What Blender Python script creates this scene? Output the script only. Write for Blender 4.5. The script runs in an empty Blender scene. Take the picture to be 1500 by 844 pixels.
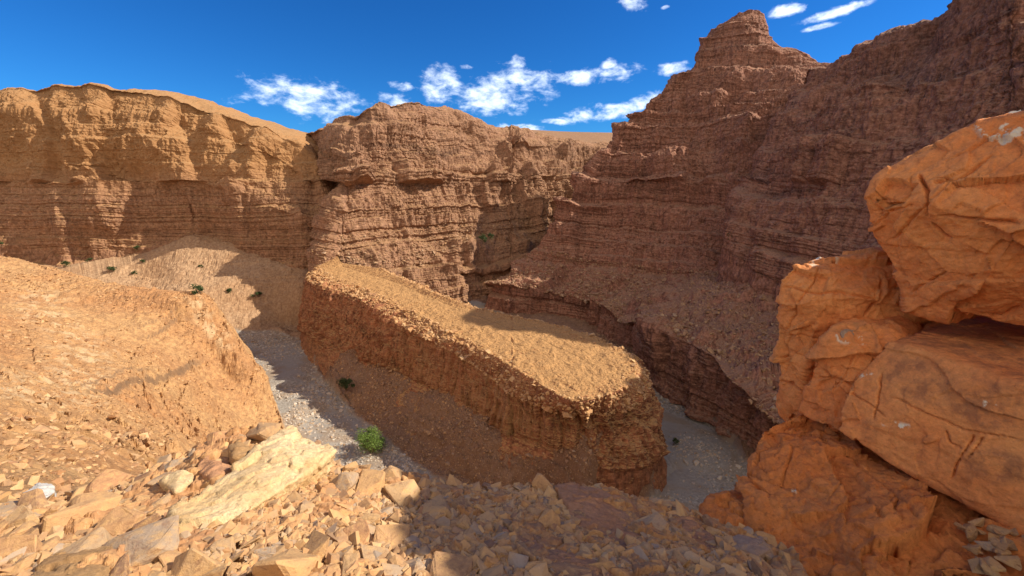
import bpy, bmesh, math, random
import numpy as np
from mathutils import Vector, Matrix, Euler

SC = bpy.context.scene
COL = SC.collection
R = math.radians

# ------------------------------------------------------------------ camera, sky, sun, exposure
FPX, PX0, PY0, PITCH = 620.0, 750.0, 422.0, R(14.2)
cam_data = bpy.data.cameras.new('camera')
cam = bpy.data.objects.new('camera', cam_data)
COL.objects.link(cam)
cam_data.sensor_fit = 'HORIZONTAL'
cam_data.sensor_width = 36.0
cam_data.lens = 36.0 * FPX / 1500.0
cam_data.clip_start = 0.05
cam_data.clip_end = 20000
cam.location = (0, 0, 0)
cam.rotation_euler = (R(90) - PITCH, 0, 0)
SC.camera = cam

SUN_EL, SUN_AZ = R(38), R(3)          # azimuth measured from +X (right) towards +Y (away)
sun_dir = Vector((math.cos(SUN_EL) * math.cos(SUN_AZ), math.cos(SUN_EL) * math.sin(SUN_AZ), math.sin(SUN_EL)))
sd = bpy.data.lights.new('sun', 'SUN')
sd.energy = 4.6
sd.angle = R(0.5)
sd.color = (1.0, 0.90, 0.74)
sun = bpy.data.objects.new('sun', sd)
COL.objects.link(sun)
sun.rotation_euler = (-sun_dir).to_track_quat('-Z', 'Y').to_euler()

SC.view_settings.view_transform = 'Standard'
SC.view_settings.look = 'None'
SC.view_settings.exposure = 0.62
SC.view_settings.gamma = 1.0
SC.cycles.use_denoising = True
SC.cycles.max_bounces = 6
SC.cycles.diffuse_bounces = 5


def pray(px, py):
    cx, cy = (px - PX0) / FPX, (PY0 - py) / FPX
    return np.array([cx, math.cos(PITCH) + cy * math.sin(PITCH), -math.sin(PITCH) + cy * math.cos(PITCH)])


def PD(px, py, Y):                      # point of the photograph at a known distance ahead
    d = pray(px, py)
    return d * (Y / d[1])


def PZ(px, py, z):                      # point of the photograph at a known height
    d = pray(px, py)
    return d * (z / d[2])


class NT:
    """small node-tree helper"""
    def __init__(self, tree):
        self.t = tree

    def n(self, kind, **kw):
        nd = self.t.nodes.new(kind)
        for k, v in kw.items():
            if k == 'inp':
                for kk, vv in v.items():
                    s = nd.inputs[kk]
                    if isinstance(vv, bpy.types.NodeSocket):
                        self.t.links.new(vv, s)
                    else:
                        s.default_value = vv
            else:
                setattr(nd, k, v)
        return nd

    def math(self, op, a, b=None, c=None, clamp=False):
        inp = {0: a}
        if b is not None: inp[1] = b
        if c is not None: inp[2] = c
        return self.n('ShaderNodeMath', operation=op, use_clamp=clamp, inp=inp).outputs[0]

    def vmath(self, op, a, b=None):
        inp = {0: a}
        if b is not None: inp[1] = b
        nd = self.n('ShaderNodeVectorMath', operation=op, inp=inp)
        return nd.outputs['Value'] if op in ('DOT_PRODUCT', 'LENGTH') else nd.outputs[0]

    def mix(self, f, a, b, blend='MIX'):
        nd = self.n('ShaderNodeMix', data_type='RGBA', blend_type=blend, clamp_factor=True)
        for s, v in ((nd.inputs[0], f), (nd.inputs[6], a), (nd.inputs[7], b)):
            if isinstance(v, bpy.types.NodeSocket):
                self.t.links.new(v, s)
            else:
                s.default_value = (*v, 1) if isinstance(v, (tuple, list)) and len(v) == 3 else v
        return nd.outputs[2]

    def ramp(self, f, stops, interp='LINEAR'):
        nd = self.n('ShaderNodeValToRGB', inp={0: f})
        cr = nd.color_ramp
        cr.interpolation = interp
        while len(cr.elements) < len(stops):
            cr.elements.new(0.5)
        for e, (p, c) in zip(cr.elements, stops):
            e.position = p
            e.color = (*c, 1) if len(c) == 3 else c
        return nd.outputs[0]

    def mr(self, v, a, b, c=0.0, d=1.0, smooth=True):
        return self.n('ShaderNodeMapRange', interpolation_type='SMOOTHSTEP' if smooth else 'LINEAR',
                      inp={'Value': v, 'From Min': a, 'From Max': b, 'To Min': c, 'To Max': d}).outputs[0]

    def noise(self, vec, scale, detail=6, rough=0.55, dist=0.0):
        return self.n('ShaderNodeTexNoise', inp={'Vector': vec, 'Scale': scale, 'Detail': detail,
                                                 'Roughness': rough, 'Distortion': dist}).outputs[0]

    def scaled(self, vec, s):
        return self.n('ShaderNodeVectorMath', operation='MULTIPLY', inp={0: vec, 1: s}).outputs[0]


def make_world():
    w = bpy.data.worlds.new('World')
    SC.world = w
    w.use_nodes = True
    t = w.node_tree
    t.nodes.clear()
    N = NT(t)
    sky = N.n('ShaderNodeTexSky', sky_type='NISHITA')
    sky.sun_disc = False
    sky.sun_elevation = SUN_EL
    sky.sun_rotation = math.atan2(sun_dir.x, sun_dir.y)
    sky.altitude = 1500
    sky.air_density = 1.0
    sky.dust_density = 0.3
    sky.ozone_density = 2.0
    hs = N.n('ShaderNodeHueSaturation', inp={'Hue': 0.5, 'Saturation': 1.25, 'Value': 0.68, 'Color': sky.outputs[0]})
    blue = N.mix(1.0, hs.outputs[0], (0.16, 0.52, 0.86), 'MULTIPLY')
    d = N.n('ShaderNodeTexCoord').outputs['Generated']
    d = N.vmath('NORMALIZE', d)
    # clouds: (px, py, half length, half height, tilt) seen in the sky, kept as directions
    clouds = [(450, 146, 100, 34, 8), (735, 135, 95, 32, -14), (645, 125, 40, 28, 10), (845, 112, 42, 13, -6),
              (905, 108, 36, 14, -10), (892, 95, 14, 8, 0), (587, 127, 22, 8, 5), (683, 98, 12, 5, 5), (760, 90, 18, 10, 0),
              (885, 165, 72, 14, -8), (940, 150, 40, 14, -30), (988, 100, 28, 10, -5), (928, 4, 20, 14, 10),
              (975, 11, 9, 4, -10), (1218, 20, 85, 9, -17), (1198, 40, 32, 6, -12), (1150, 16, 36, 10, -10), (1495, 40, 12, 34, 0),
              (575, 150, 34, 16, -4), (810, 178, 30, 5, 3), (770, 187, 45, 6, 2)]
    best = None
    for (px, py, ra, rb, tilt) in clouds:
        c = Vector(pray(px, py)).normalized()
        a = Vector(pray(px + 10 * math.cos(R(tilt)), py + 10 * math.sin(R(tilt)))).normalized() - c
        k = a.length / 10
        a.normalize()
        b = c.cross(a).normalized()
        u = N.math('DIVIDE', N.vmath('DOT_PRODUCT', d, tuple(a)), ra * k * 1.25)
        u = N.math('SUBTRACT', u, a.dot(c) / (ra * k * 1.25))
        v = N.math('DIVIDE', N.vmath('DOT_PRODUCT', d, tuple(b)), rb * k * 1.25)
        rr = N.math('SQRT', N.math('ADD', N.math('MULTIPLY', u, u), N.math('MULTIPLY', v, v)))
        front = N.math('GREATER_THAN', N.vmath('DOT_PRODUCT', d, tuple(c)), 0.0)
        e = N.math('SUBTRACT', N.math('SUBTRACT', 1.0, rr), N.math('MULTIPLY', N.math('SUBTRACT', 1.0, front), 50))
        best = e if best is None else N.math('MAXIMUM', best, e)
    ds = N.scaled(d, (1, 1, 1.9))
    n1 = N.noise(ds, 22, 8, 0.62, 0.3)
    n2 = N.noise(ds, 60, 6, 0.6, 0.2)
    nz = N.math('ADD', N.math('MULTIPLY', n1, 0.75), N.math('MULTIPLY', n2, 0.25))
    best = N.math('MINIMUM', best, 0.58)
    dens = N.math('ADD', N.math('MULTIPLY', best, 0.42), N.math('SUBTRACT', nz, 0.59))
    al = N.mr(dens, 0.0, 0.32)
    al = N.math('MULTIPLY', N.math('MULTIPLY', al, N.mr(best, -0.6, -0.1)), 0.9)
    thick = N.mr(dens, 0.08, 0.34)
    ccol = N.mix(N.noise(ds, 38, 4, 0.5), (4.2, 4.9, 6.0), (7.4, 7.5, 7.6))
    ccol = N.mix(thick, (5.2, 6.0, 7.2), ccol)
    col = N.mix(al, blue, ccol)
    # unseen warm cloud added behind the viewer as fill light for the shade
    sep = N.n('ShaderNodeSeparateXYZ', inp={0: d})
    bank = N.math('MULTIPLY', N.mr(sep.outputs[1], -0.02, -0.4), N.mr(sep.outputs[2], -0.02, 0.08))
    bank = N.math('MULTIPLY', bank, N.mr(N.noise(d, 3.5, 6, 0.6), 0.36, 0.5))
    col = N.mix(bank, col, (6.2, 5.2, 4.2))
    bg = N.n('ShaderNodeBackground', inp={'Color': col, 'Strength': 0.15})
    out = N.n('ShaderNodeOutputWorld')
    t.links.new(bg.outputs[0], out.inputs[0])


make_world()

# ------------------------------------------------------------------ noise in numpy
def _hash(ix, iy, iz, seed):
    h = (ix.astype(np.uint32) * np.uint32(374761393) + iy.astype(np.uint32) * np.uint32(668265263)
         + iz.astype(np.uint32) * np.uint32(2147483647 - 58) + np.uint32(seed * 974711 % 4294967296))
    h = (h ^ (h >> np.uint32(13))) * np.uint32(1274126177)
    h = (h ^ (h >> np.uint32(15))) * np.uint32(2246822519)
    return h ^ (h >> np.uint32(16))


def vnoise(P, seed=0):
    """gradient noise, about -1..1; P is (n,3)"""
    P = np.asarray(P, np.float32)
    I = np.floor(P)
    F = P - I
    I = I.astype(np.int64) & 0x7fffffff
    U = F * F * F * (F * (F * 6 - 15) + 10)
    tot = 0
    for dx in (0, 1):
        wx = U[:, 0] if dx else 1 - U[:, 0]
        for dy in (0, 1):
            wy = U[:, 1] if dy else 1 - U[:, 1]
            for dz in (0, 1):
                wz = U[:, 2] if dz else 1 - U[:, 2]
                h = _hash(I[:, 0] + dx, I[:, 1] + dy, I[:, 2] + dz, seed)
                gx = (h & np.uint32(1023)).astype(np.float32) / 511.5 - 1
                gy = ((h >> np.uint32(10)) & np.uint32(1023)).astype(np.float32) / 511.5 - 1
                gz = ((h >> np.uint32(20)) & np.uint32(1023)).astype(np.float32) / 511.5 - 1
                tot = tot + wx * wy * wz * (gx * (F[:, 0] - dx) + gy * (F[:, 1] - dy) + gz * (F[:, 2] - dz))
    return tot * 1.3


def fbm(P, scale, octv=4, gain=0.5, seed=0, ridged=False):
    P = np.asarray(P, np.float32) * np.asarray(scale, np.float32)
    a, s = 1.0, 0
    for k in range(octv):
        n = vnoise(P, seed + 17 * k)
        if ridged:
            n = 1 - 2 * np.abs(n)
        s = s + a * n
        a *= gain
        P = P * 2.03 + 11.3
    return s


def worley(P, scale, seed=0, jitter=0.9):
    """returns F1, F2 and a 0..1 hash of the nearest cell"""
    P = np.asarray(P, np.float32) * np.asarray(scale, np.float32)
    I = np.floor(P)
    F = P - I
    I = I.astype(np.int64) & 0x7fffffff
    f1 = np.full(len(P), 9.0, np.float32)
    f2 = f1.copy()
    cid = np.zeros(len(P), np.float32)
    for dx in (-1, 0, 1):
        for dy in (-1, 0, 1):
            for dz in (-1, 0, 1):
                h = _hash(I[:, 0] + dx, I[:, 1] + dy, I[:, 2] + dz, seed)
                ox = ((h & np.uint32(1023)).astype(np.float32) / 1023 - .5) * jitter + .5
                oy = (((h >> np.uint32(10)) & np.uint32(1023)).astype(np.float32) / 1023 - .5) * jitter + .5
                oz = (((h >> np.uint32(20)) & np.uint32(1023)).astype(np.float32) / 1023 - .5) * jitter + .5
                d = (F[:, 0] - dx - ox) ** 2 + (F[:, 1] - dy - oy) ** 2 + (F[:, 2] - dz - oz) ** 2
                near = d < f1
                f2 = np.where(near, f1, np.minimum(f2, d))
                f1 = np.where(near, d, f1)
                cid = np.where(near, ((h * np.uint32(2654435761)) >> np.uint32(8)).astype(np.float32) / 16777216.0, cid)
    return np.sqrt(f1), np.sqrt(f2), cid


def facets(P, scale, seed):
    """planar chips: every cell of a cell pattern is tilted its own way"""
    P = np.asarray(P, np.float32) * np.asarray(scale, np.float32)
    I = np.floor(P); F = P - I
    I = I.astype(np.int64) & 0x7fffffff
    f1 = np.full(len(P), 9.0, np.float32); out = np.zeros(len(P), np.float32)
    for dx in (-1, 0, 1):
        for dy in (-1, 0, 1):
            for dz in (-1, 0, 1):
                h = _hash(I[:, 0] + dx, I[:, 1] + dy, I[:, 2] + dz, seed)
                o = [((h >> np.uint32(b)) & np.uint32(1023)).astype(np.float32) / 1023 * 0.9 + 0.05 for b in (0, 10, 20)]
                v = [F[:, i] - (dx, dy, dz)[i] - o[i] for i in range(3)]
                d = v[0] ** 2 + v[1] ** 2 + v[2] ** 2
                g = (h * np.uint32(2654435761))
                t = [((g >> np.uint32(b)) & np.uint32(255)).astype(np.float32) / 127.5 - 1 for b in (0, 8, 16)]
                val = v[0] * t[0] + v[1] * t[1] + v[2] * t[2] + 0.35 * (((g >> np.uint32(24)) & np.uint32(255)).astype(np.float32) / 127.5 - 1)
                near = d < f1
                f1 = np.where(near, d, f1); out = np.where(near, val, out)
    return out


def sstep(a, b, x):
    t = np.clip((x - a) / (b - a), 0, 1)
    return t * t * (3 - 2 * t)


def layer_fn(seed, tmin, tmax, z0=-90, z1=120, soft=0.12):
    rng = np.random.default_rng(seed)
    zs, vs = [z0], [0.0]
    z = z0
    while z < z1:
        th = tmin + (tmax - tmin) * rng.random() ** 1.6
        v = rng.uniform(-1, 1)
        zs += [z + th * soft, z + th]
        vs += [v, v * 0.8 - 0.1]
        z += th + 1e-3
    return np.array(zs), np.array(vs)


# ------------------------------------------------------------------ mesh helpers
def grid_mesh(name, G, mat, smooth=False, attrs=None, close_u=False):
    nu, nv = G.shape[:2]
    me = bpy.data.meshes.new(name)
    idx = np.arange(nu * nv).reshape(nu, nv)
    q = np.stack([idx[:-1, :-1], idx[1:, :-1], idx[1:, 1:], idx[:-1, 1:]], -1).reshape(-1, 4)
    me.vertices.add(nu * nv)
    me.vertices.foreach_set('co', G.reshape(-1).astype(np.float32))
    me.loops.add(q.size)
    me.loops.foreach_set('vertex_index', q.reshape(-1).astype(np.int32))
    me.polygons.add(len(q))
    me.polygons.foreach_set('loop_start', np.arange(0, q.size, 4, dtype=np.int32))
    me.polygons.foreach_set('use_smooth', np.full(len(q), smooth))
    me.update(calc_edges=True)
    for k, v in (attrs or {}).items():
        a = me.attributes.new(k, 'FLOAT', 'POINT')
        a.data.foreach_set('value', np.asarray(v, np.float32).reshape(-1))
    me.materials.append(mat)
    o = bpy.data.objects.new(name, me)
    COL.objects.link(o)
    return o


def catmull(pts, par, tq):
    """non-uniform cubic hermite through pts (S,...) at parameters par"""
    m = np.zeros_like(pts)
    m[1:-1] = ((pts[2:] - pts[1:-1]) / (par[2:] - par[1:-1])[:, None, None] * (par[1:-1] - par[:-2])[:, None, None]
               + (pts[1:-1] - pts[:-2]) / (par[1:-1] - par[:-2])[:, None, None] * (par[2:] - par[1:-1])[:, None, None]) / (par[2:] - par[:-2])[:, None, None]
    m[0] = (pts[1] - pts[0]) / (par[1] - par[0])
    m[-1] = (pts[-1] - pts[-2]) / (par[-1] - par[-2])
    i = np.clip(np.searchsorted(par, tq, side='right') - 1, 0, len(par) - 2)
    h = (par[i + 1] - par[i])
    t = ((tq - par[i]) / h)[:, None, None]
    h = h[:, None, None]
    return ((2 * t ** 3 - 3 * t ** 2 + 1) * pts[i] + (t ** 3 - 2 * t ** 2 + t) * h * m[i]
            + (-2 * t ** 3 + 3 * t ** 2) * pts[i + 1] + (t ** 3 - t ** 2) * h * m[i + 1])


def boxblur(G, n, axis):
    for _ in range(n):
        a = np.concatenate([np.take(G, [0], axis), np.take(G, range(G.shape[axis] - 1), axis)], axis)
        b = np.concatenate([np.take(G, range(1, G.shape[axis]), axis), np.take(G, [-1], axis)], axis)
        G = (a + 2 * G + b) / 4
    return G


def grid_normals(G):
    du = np.gradient(G, axis=0)
    dv = np.gradient(G, axis=1)
    n = np.cross(du, dv)
    return n / np.maximum(np.linalg.norm(n, axis=-1, keepdims=True), 1e-9)


def loft(stations, nu, row_share, weights, upow=1.0):
    """stations: S lists of K points. returns grid (nu, nv, 3) and row weights (nv,)"""
    A = np.array([[np.asarray(p, float) for p in s] for s in stations])
    mid = A[:, :].mean(1)
    cl = np.concatenate([[0], np.cumsum(np.linalg.norm(np.diff(A[:, A.shape[1] // 2], axis=0), axis=1)
                                        + np.linalg.norm(np.diff(mid, axis=0), axis=1))])
    cl = cl / cl[-1]
    B = catmull(A, cl, np.linspace(0, 1, nu))
    cols, w = [], []
    for k in range(A.shape[1] - 1):
        n = row_share[k]
        t = np.arange(n) / n
        cols.append(B[:, k, None] * (1 - t)[None, :, None] + B[:, k + 1, None] * t[None, :, None])
        w.append(weights[k] * (1 - t) + weights[k + 1] * t)
    cols.append(B[:, -1:, :])
    w.append([weights[-1]])
    return np.concatenate(cols, 1), np.concatenate(w)


def rock_relief(P, seed, flute=2.2, ledge=1.0, block=0.8, fine=0.35, big=3.0, warp=2.0, fl_scale=(0.09, 0.09, 0.012), joint=0.22,
                thick=(1.2, 6.0), zmass=None, gully=0.0, dip=(0, 0)):
    """outward displacement in metres of bedded, jointed rock"""
    zz = P[:, 2] + warp * vnoise(P * 0.021, seed) + 0.3 * vnoise(P * 0.16, seed + 3) + P[:, 0] * dip[0] + P[:, 1] * dip[1]
    za, va = layer_fn(seed + 1, thick[0], thick[1], soft=0.08)
    zb, vb = layer_fn(seed + 2, 0.4, 1.8)
    zc, vc = layer_fn(seed + 4, 0.2, 0.6)
    lo = fbm(P, (0.035, 0.035, 0.022), 3, 0.5, seed + 15)
    mass = sstep(-0.15, 0.45, vnoise(P * np.array([0.03, 0.03, 0.06]), seed + 5))      # massive, unbedded stretches
    if zmass is not None:
        mass = np.clip(0.5 * mass + sstep(zmass[0], zmass[1], zz + 4 * lo), 0, 1)
    bed = 1 - 0.75 * mass
    d = ledge * bed * (np.interp(zz, za, va) + 0.4 * np.interp(zz, zb, vb) + 0.2 * np.interp(zz, zc, vc))
    d += big * (0.55 + 0.45 * mass) * lo
    r = fbm(P + 2.0 * np.c_[vnoise(P * 0.08, seed + 61), vnoise(P * 0.08, seed + 62), lo * 0], fl_scale, 4, 0.55, seed + 6, ridged=True)
    d += flute * 0.5 * (r - 0.6) * (0.5 + 0.5 * sstep(-0.3, 0.3, lo))
    if gully:
        gq = P + 5 * np.c_[vnoise(P * 0.04, seed + 91), vnoise(P * 0.04, seed + 92), lo * 0]
        d -= gully * sstep(0.55, 1.05, fbm(gq, (0.035, 0.035, 0.006), 2, 0.4, seed + 90, ridged=True) ) - 0.25 * gully
    k = np.searchsorted(za, zz).astype(np.float32)
    Q = np.stack([P[:, 0] + 0.6 * vnoise(P * 0.4, seed + 31), P[:, 1] + 0.6 * vnoise(P * 0.4, seed + 32), k * 3.7 / joint], -1)
    f1, f2, cid = worley(Q, (joint, joint, joint), seed + 7)
    jm = 0.3 + 0.7 * sstep(-0.1, 0.4, vnoise(P * 0.05, seed + 12))
    d += block * jm * ((cid - 0.5) * 1.3 - 0.45 * (1 - sstep(0.0, 0.10, f2 - f1)))
    k2 = np.searchsorted(zb, zz).astype(np.float32)
    Q[:, 2] = k2 * 3.7 / (joint * 3.3)
    f1, f2, cid = worley(Q, np.array((joint, joint, joint)) * 3.3, seed + 8)
    d += block * 0.4 * jm * ((cid - 0.5) * 1.4 - 0.4 * (1 - sstep(0.0, 0.14, f2 - f1)))
    d += 0.9 * mass * fbm(P, (0.13, 0.13, 0.11), 4, 0.6, seed + 19, ridged=True) - 0.4 * mass
    d += fine * fbm(P, 0.5, 4, 0.6, seed + 9)
    return d


# ------------------------------------------------------------------ materials
def new_mat(name):
    m = bpy.data.materials.new(name)
    m.use_nodes = True
    t = m.node_tree
    t.nodes.clear()
    N = NT(t)
    out = N.n('ShaderNodeOutputMaterial')
    bs = N.n('ShaderNodeBsdfPrincipled')
    bs.inputs['Roughness'].default_value = 0.9
    bs.inputs['Specular IOR Level'].default_value = 0.25
    t.links.new(bs.outputs[0], out.inputs[0])
    return m, N, bs


def cliff_material(name, cols, dust, scale=1.0, bump=0.6, dust_lo=0.5, dust_hi=0.85, varnish=0.5, top=None):
    """bedded rock: dark and pale beds, vertical varnish, debris-covered ledges"""
    m, N, bs = new_mat(name)
    P = N.n('ShaderNodeTexCoord').outputs['Object']
    warp = N.noise(P, 0.03, 3, 0.5)
    off = N.n('ShaderNodeCombineXYZ', inp={2: N.math('MULTIPLY', warp, 7.0)}).outputs[0]
    Pw = N.vmath('ADD', P, off)
    b1 = N.noise(N.scaled(Pw, (0.012, 0.012, 0.24)), scale, 5, 0.6)
    b2 = N.noise(N.scaled(Pw, (0.05, 0.05, 1.3)), scale, 5, 0.65)
    b = N.math('ADD', N.math('MULTIPLY', b1, 0.6), N.math('MULTIPLY', b2, 0.4))
    c = N.ramp(b, [(0.34, cols[0]), (0.45, cols[1]), (0.53, cols[2]), (0.60, cols[1]), (0.68, cols[3])])
    big = N.noise(P, 0.045 * scale, 5, 0.6)
    c = N.mix(N.mr(big, 0.4, 0.7, 0.0, 0.55), c, cols[4])
    st = N.noise(N.scaled(P, (0.42, 0.42, 0.03)), scale, 6, 0.65)
    c = N.mix(N.mr(st, 0.52, 0.72, 0.0, varnish), c, cols[0])
    sp = N.noise(P, 1.1 * scale, 8, 0.7)
    c = N.mix(N.mr(sp, 0.35, 0.75, 0.0, 0.45), c, cols[3])
    st2 = N.noise(N.scaled(P, (1.3, 1.3, 0.10)), scale, 5, 0.65)
    c = N.mix(N.mr(st2, 0.50, 0.66, 0.0, varnish * 0.6), c, [x * 0.55 for x in cols[0]])
    mot = N.mr(N.noise(P, 0.55, 10, 0.78), 0.33, 0.67, 0.5, 1.4, smooth=False)
    c = N.mix(1.0, c, N.n('ShaderNodeCombineColor', inp={0: mot, 1: mot, 2: mot}).outputs[0], 'MULTIPLY')
    if top:                                     # paler, yellower upper beds
        z = N.n('ShaderNodeSeparateXYZ', inp={0: Pw}).outputs[2]
        c = N.mix(N.math('MULTIPLY', N.mr(z, top[0], top[1]), top[3]), c, N.mix(sp, [x * 0.75 for x in top[2]], [x * 1.25 for x in top[2]]))
    nz = N.n('ShaderNodeSeparateXYZ', inp={0: N.n('ShaderNodeNewGeometry').outputs['Normal']}).outputs[2]
    dn = N.math('ADD', nz, N.math('MULTIPLY', N.math('SUBTRACT', sp, 0.5), 0.5))
    dcol = N.mix(N.mr(N.noise(P, 2.6, 8, 0.75), 0.35, 0.65), [x * 0.72 for x in dust], [min(1, x * 1.2) for x in dust])
    c = N.mix(N.mr(dn, dust_lo, dust_hi, 0.0, 0.9), c, dcol)
    N.t.links.new(c, bs.inputs['Base Color'])
    h = N.math('ADD', N.math('MULTIPLY', N.noise(P, 1.3, 10, 0.7), 0.6), N.math('MULTIPLY', N.noise(N.scaled(Pw, (0.3, 0.3, 2.5)), 1.0, 6, 0.6), 0.4))
    bp = N.n('ShaderNodeBump', inp={'Strength': bump, 'Distance': 0.8, 'Height': h})
    N.t.links.new(bp.outputs[0], bs.inputs['Normal'])
    return m


M_left = cliff_material('ochre_bedded_rock', [(0.10, 0.046, 0.028), (0.25, 0.125, 0.07), (0.31, 0.165, 0.095), (0.41, 0.25, 0.145), (0.29, 0.15, 0.08)],
                        (0.35, 0.20, 0.09), top=(-6, 14, (0.35, 0.18, 0.068), 0.7))
M_mid = cliff_material('tan_bedded_rock', [(0.085, 0.04, 0.026), (0.24, 0.12, 0.07), (0.32, 0.175, 0.105), (0.43, 0.265, 0.165), (0.27, 0.135, 0.08)],
                       (0.30, 0.17, 0.085))
M_right = cliff_material('maroon_bedded_rock', [(0.08, 0.033, 0.024), (0.25, 0.105, 0.068), (0.34, 0.155, 0.10), (0.48, 0.265, 0.175), (0.26, 0.108, 0.068)],
                         (0.33, 0.185, 0.115), bump=1.0, varnish=0.8)
M_fin = cliff_material('red_spur_rock', [(0.085, 0.034, 0.022), (0.27, 0.105, 0.055), (0.34, 0.14, 0.07), (0.44, 0.22, 0.11), (0.30, 0.115, 0.055)],
                       (0.43, 0.245, 0.10), dust_lo=0.5, dust_hi=0.8, varnish=0.8)

# ------------------------------------------------------------------ the canyon walls
def cliff(name, stations, nu, row_share, weights, seed, mat, disp=1.0, dents=(), axis=None, tier=None, col=None, blur=3, **kw):
    G, w = loft(stations, nu, row_share, weights)
    if axis is not None:
        G = close_on_axis(G, row_share[-1], axis)
    G = boxblur(G, blur, 1)
    S = boxblur(boxblur(G, 25, 0), 12, 1)
    n = grid_normals(S).reshape(-1, 3)
    P = G.reshape(-1, 3)
    W = np.tile(w[None, :], (G.shape[0], 1)).reshape(-1)
    P0 = P + n * (W * 2.5 * disp * vnoise(P * 0.03, seed + 40))[:, None]
    if tier:
        zt, _ = layer_fn(seed + 70, tier[0], tier[1], soft=0.0)
        zt = np.unique(np.round(zt, 2))
        zz = P0[:, 2] + 1.6 * vnoise(P0 * 0.025, seed + 71) + 0.5 * vnoise(P0 * 0.12, seed + 72)
        k = np.clip(np.searchsorted(zt, zz) - 1, 0, len(zt) - 2)
        T = zt[k + 1] - zt[k]
        ph = np.clip((zz - zt[k]) / T, 0, 1)
        nh = np.maximum(np.hypot(n[:, 0], n[:, 1]), 1e-3)
        gap = np.clip(n[:, 2] / nh, 0, 1.1) * T * ph * (1 - sstep(0.84, 1.0, ph))
        gap *= tier[2] * (0.35 + 0.65 * sstep(-0.35, 0.25, vnoise(P0 * np.array([0.03, 0.03, 0.05]), seed + 73))) * W
        P0[:, 0] += n[:, 0] / nh * gap
        P0[:, 1] += n[:, 1] / nh * gap
    d = rock_relief(P0, seed, **kw)
    if col:
        Q = np.c_[P0[:, :2] + 0.8 * np.stack([vnoise(P0 * 0.15, seed + 81), vnoise(P0 * 0.15, seed + 82)], -1), P0[:, 2] * 0.07]
        for cs, ca in ((col[0], col[1]), (col[0] * 2.7, col[1] * 0.38)):
            f1, f2, cid = worley(Q, cs, seed + 83)
            d += ca * (0.9 * np.sqrt(np.clip(f2 - f1, 0, 0.6)) - 0.4 + 0.5 * (cid - 0.5))
    soft = 0.35 * fbm(P0, 0.35, 5, 0.6, seed + 50)
    P1 = P0 + n * (disp * (d * W) + soft * (1 - np.clip(W, 0, 1)))[:, None]
    for c, r, depth in dents:
        q = np.linalg.norm((P1 - np.array(c)) / np.array(r), axis=1)
        P1 -= n * (depth * (1 - sstep(0.55, 1.0, q)))[:, None]
    o = grid_mesh(name, P1.reshape(G.shape), mat)
    o['kind'] = 'structure'
    GRIDS.append((name, P1.reshape(G.shape)))
    return o


GRIDS = []
# left wall: sunlit cliff behind the side slope
def prof(B, C, fr, back=90, down=24):
    B, C = np.asarray(B), np.asarray(C)
    hd = C[:2] - B[:2]
    out = [np.array([B[0] - 0.12 * hd[0], B[1] - 0.35 * hd[1] - 1, B[2] - down])]
    for h, s in fr:
        out.append(np.array([B[0] + hd[0] * s, B[1] + hd[1] * s, B[2] + (C[2] - B[2]) * h]))
    L = C.copy(); L[1] += 14; L[2] += 1.0
    K = C.copy(); K[1] += back; K[2] -= 2
    return out + [L, K]

fL = [(0, 0), (0.20, 0.10), (0.42, 0.22), (0.50, 0.38), (0.82, 0.62), (1, 1)]
st = [prof(PD(-330, 345, 208), PD(-330, 180, 226), fL), prof(PD(-120, 352, 204), PD(-120, 145, 224), fL),
      prof(PD(0, 356, 200), PD(0, 136, 222), fL), prof(PD(110, 372, 198), PD(100, 129, 221), fL),
      prof(PD(200, 360, 200), PD(185, 129, 220), fL), prof(PD(280, 345, 203), PD(270, 146, 219), fL),
      prof(PD(350, 363, 199), PD(345, 171, 218), fL), prof(PD(400, 380, 197), PD(405, 193, 217), fL),
      prof(PD(443, 393, 195), PD(448, 224, 217), fL), prof(PD(468, 398, 197), PD(482, 256, 220), fL),
      prof(PD(480, 398, 215), PD(500, 278, 240), fL)]
cliff('canyon_wall', st, 950, [18, 90, 90, 60, 120, 110, 14, 20], [0.3, 1, 1, 1, 1, 1, 0.5, 0.35, 0.3], 5, M_left, flute=3.0, ledge=0.75, block=0.5, big=6.5, zmass=(-4, 8), thick=(1.0, 4.5), tier=(5, 14, 0.5), gully=3.5)

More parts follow.
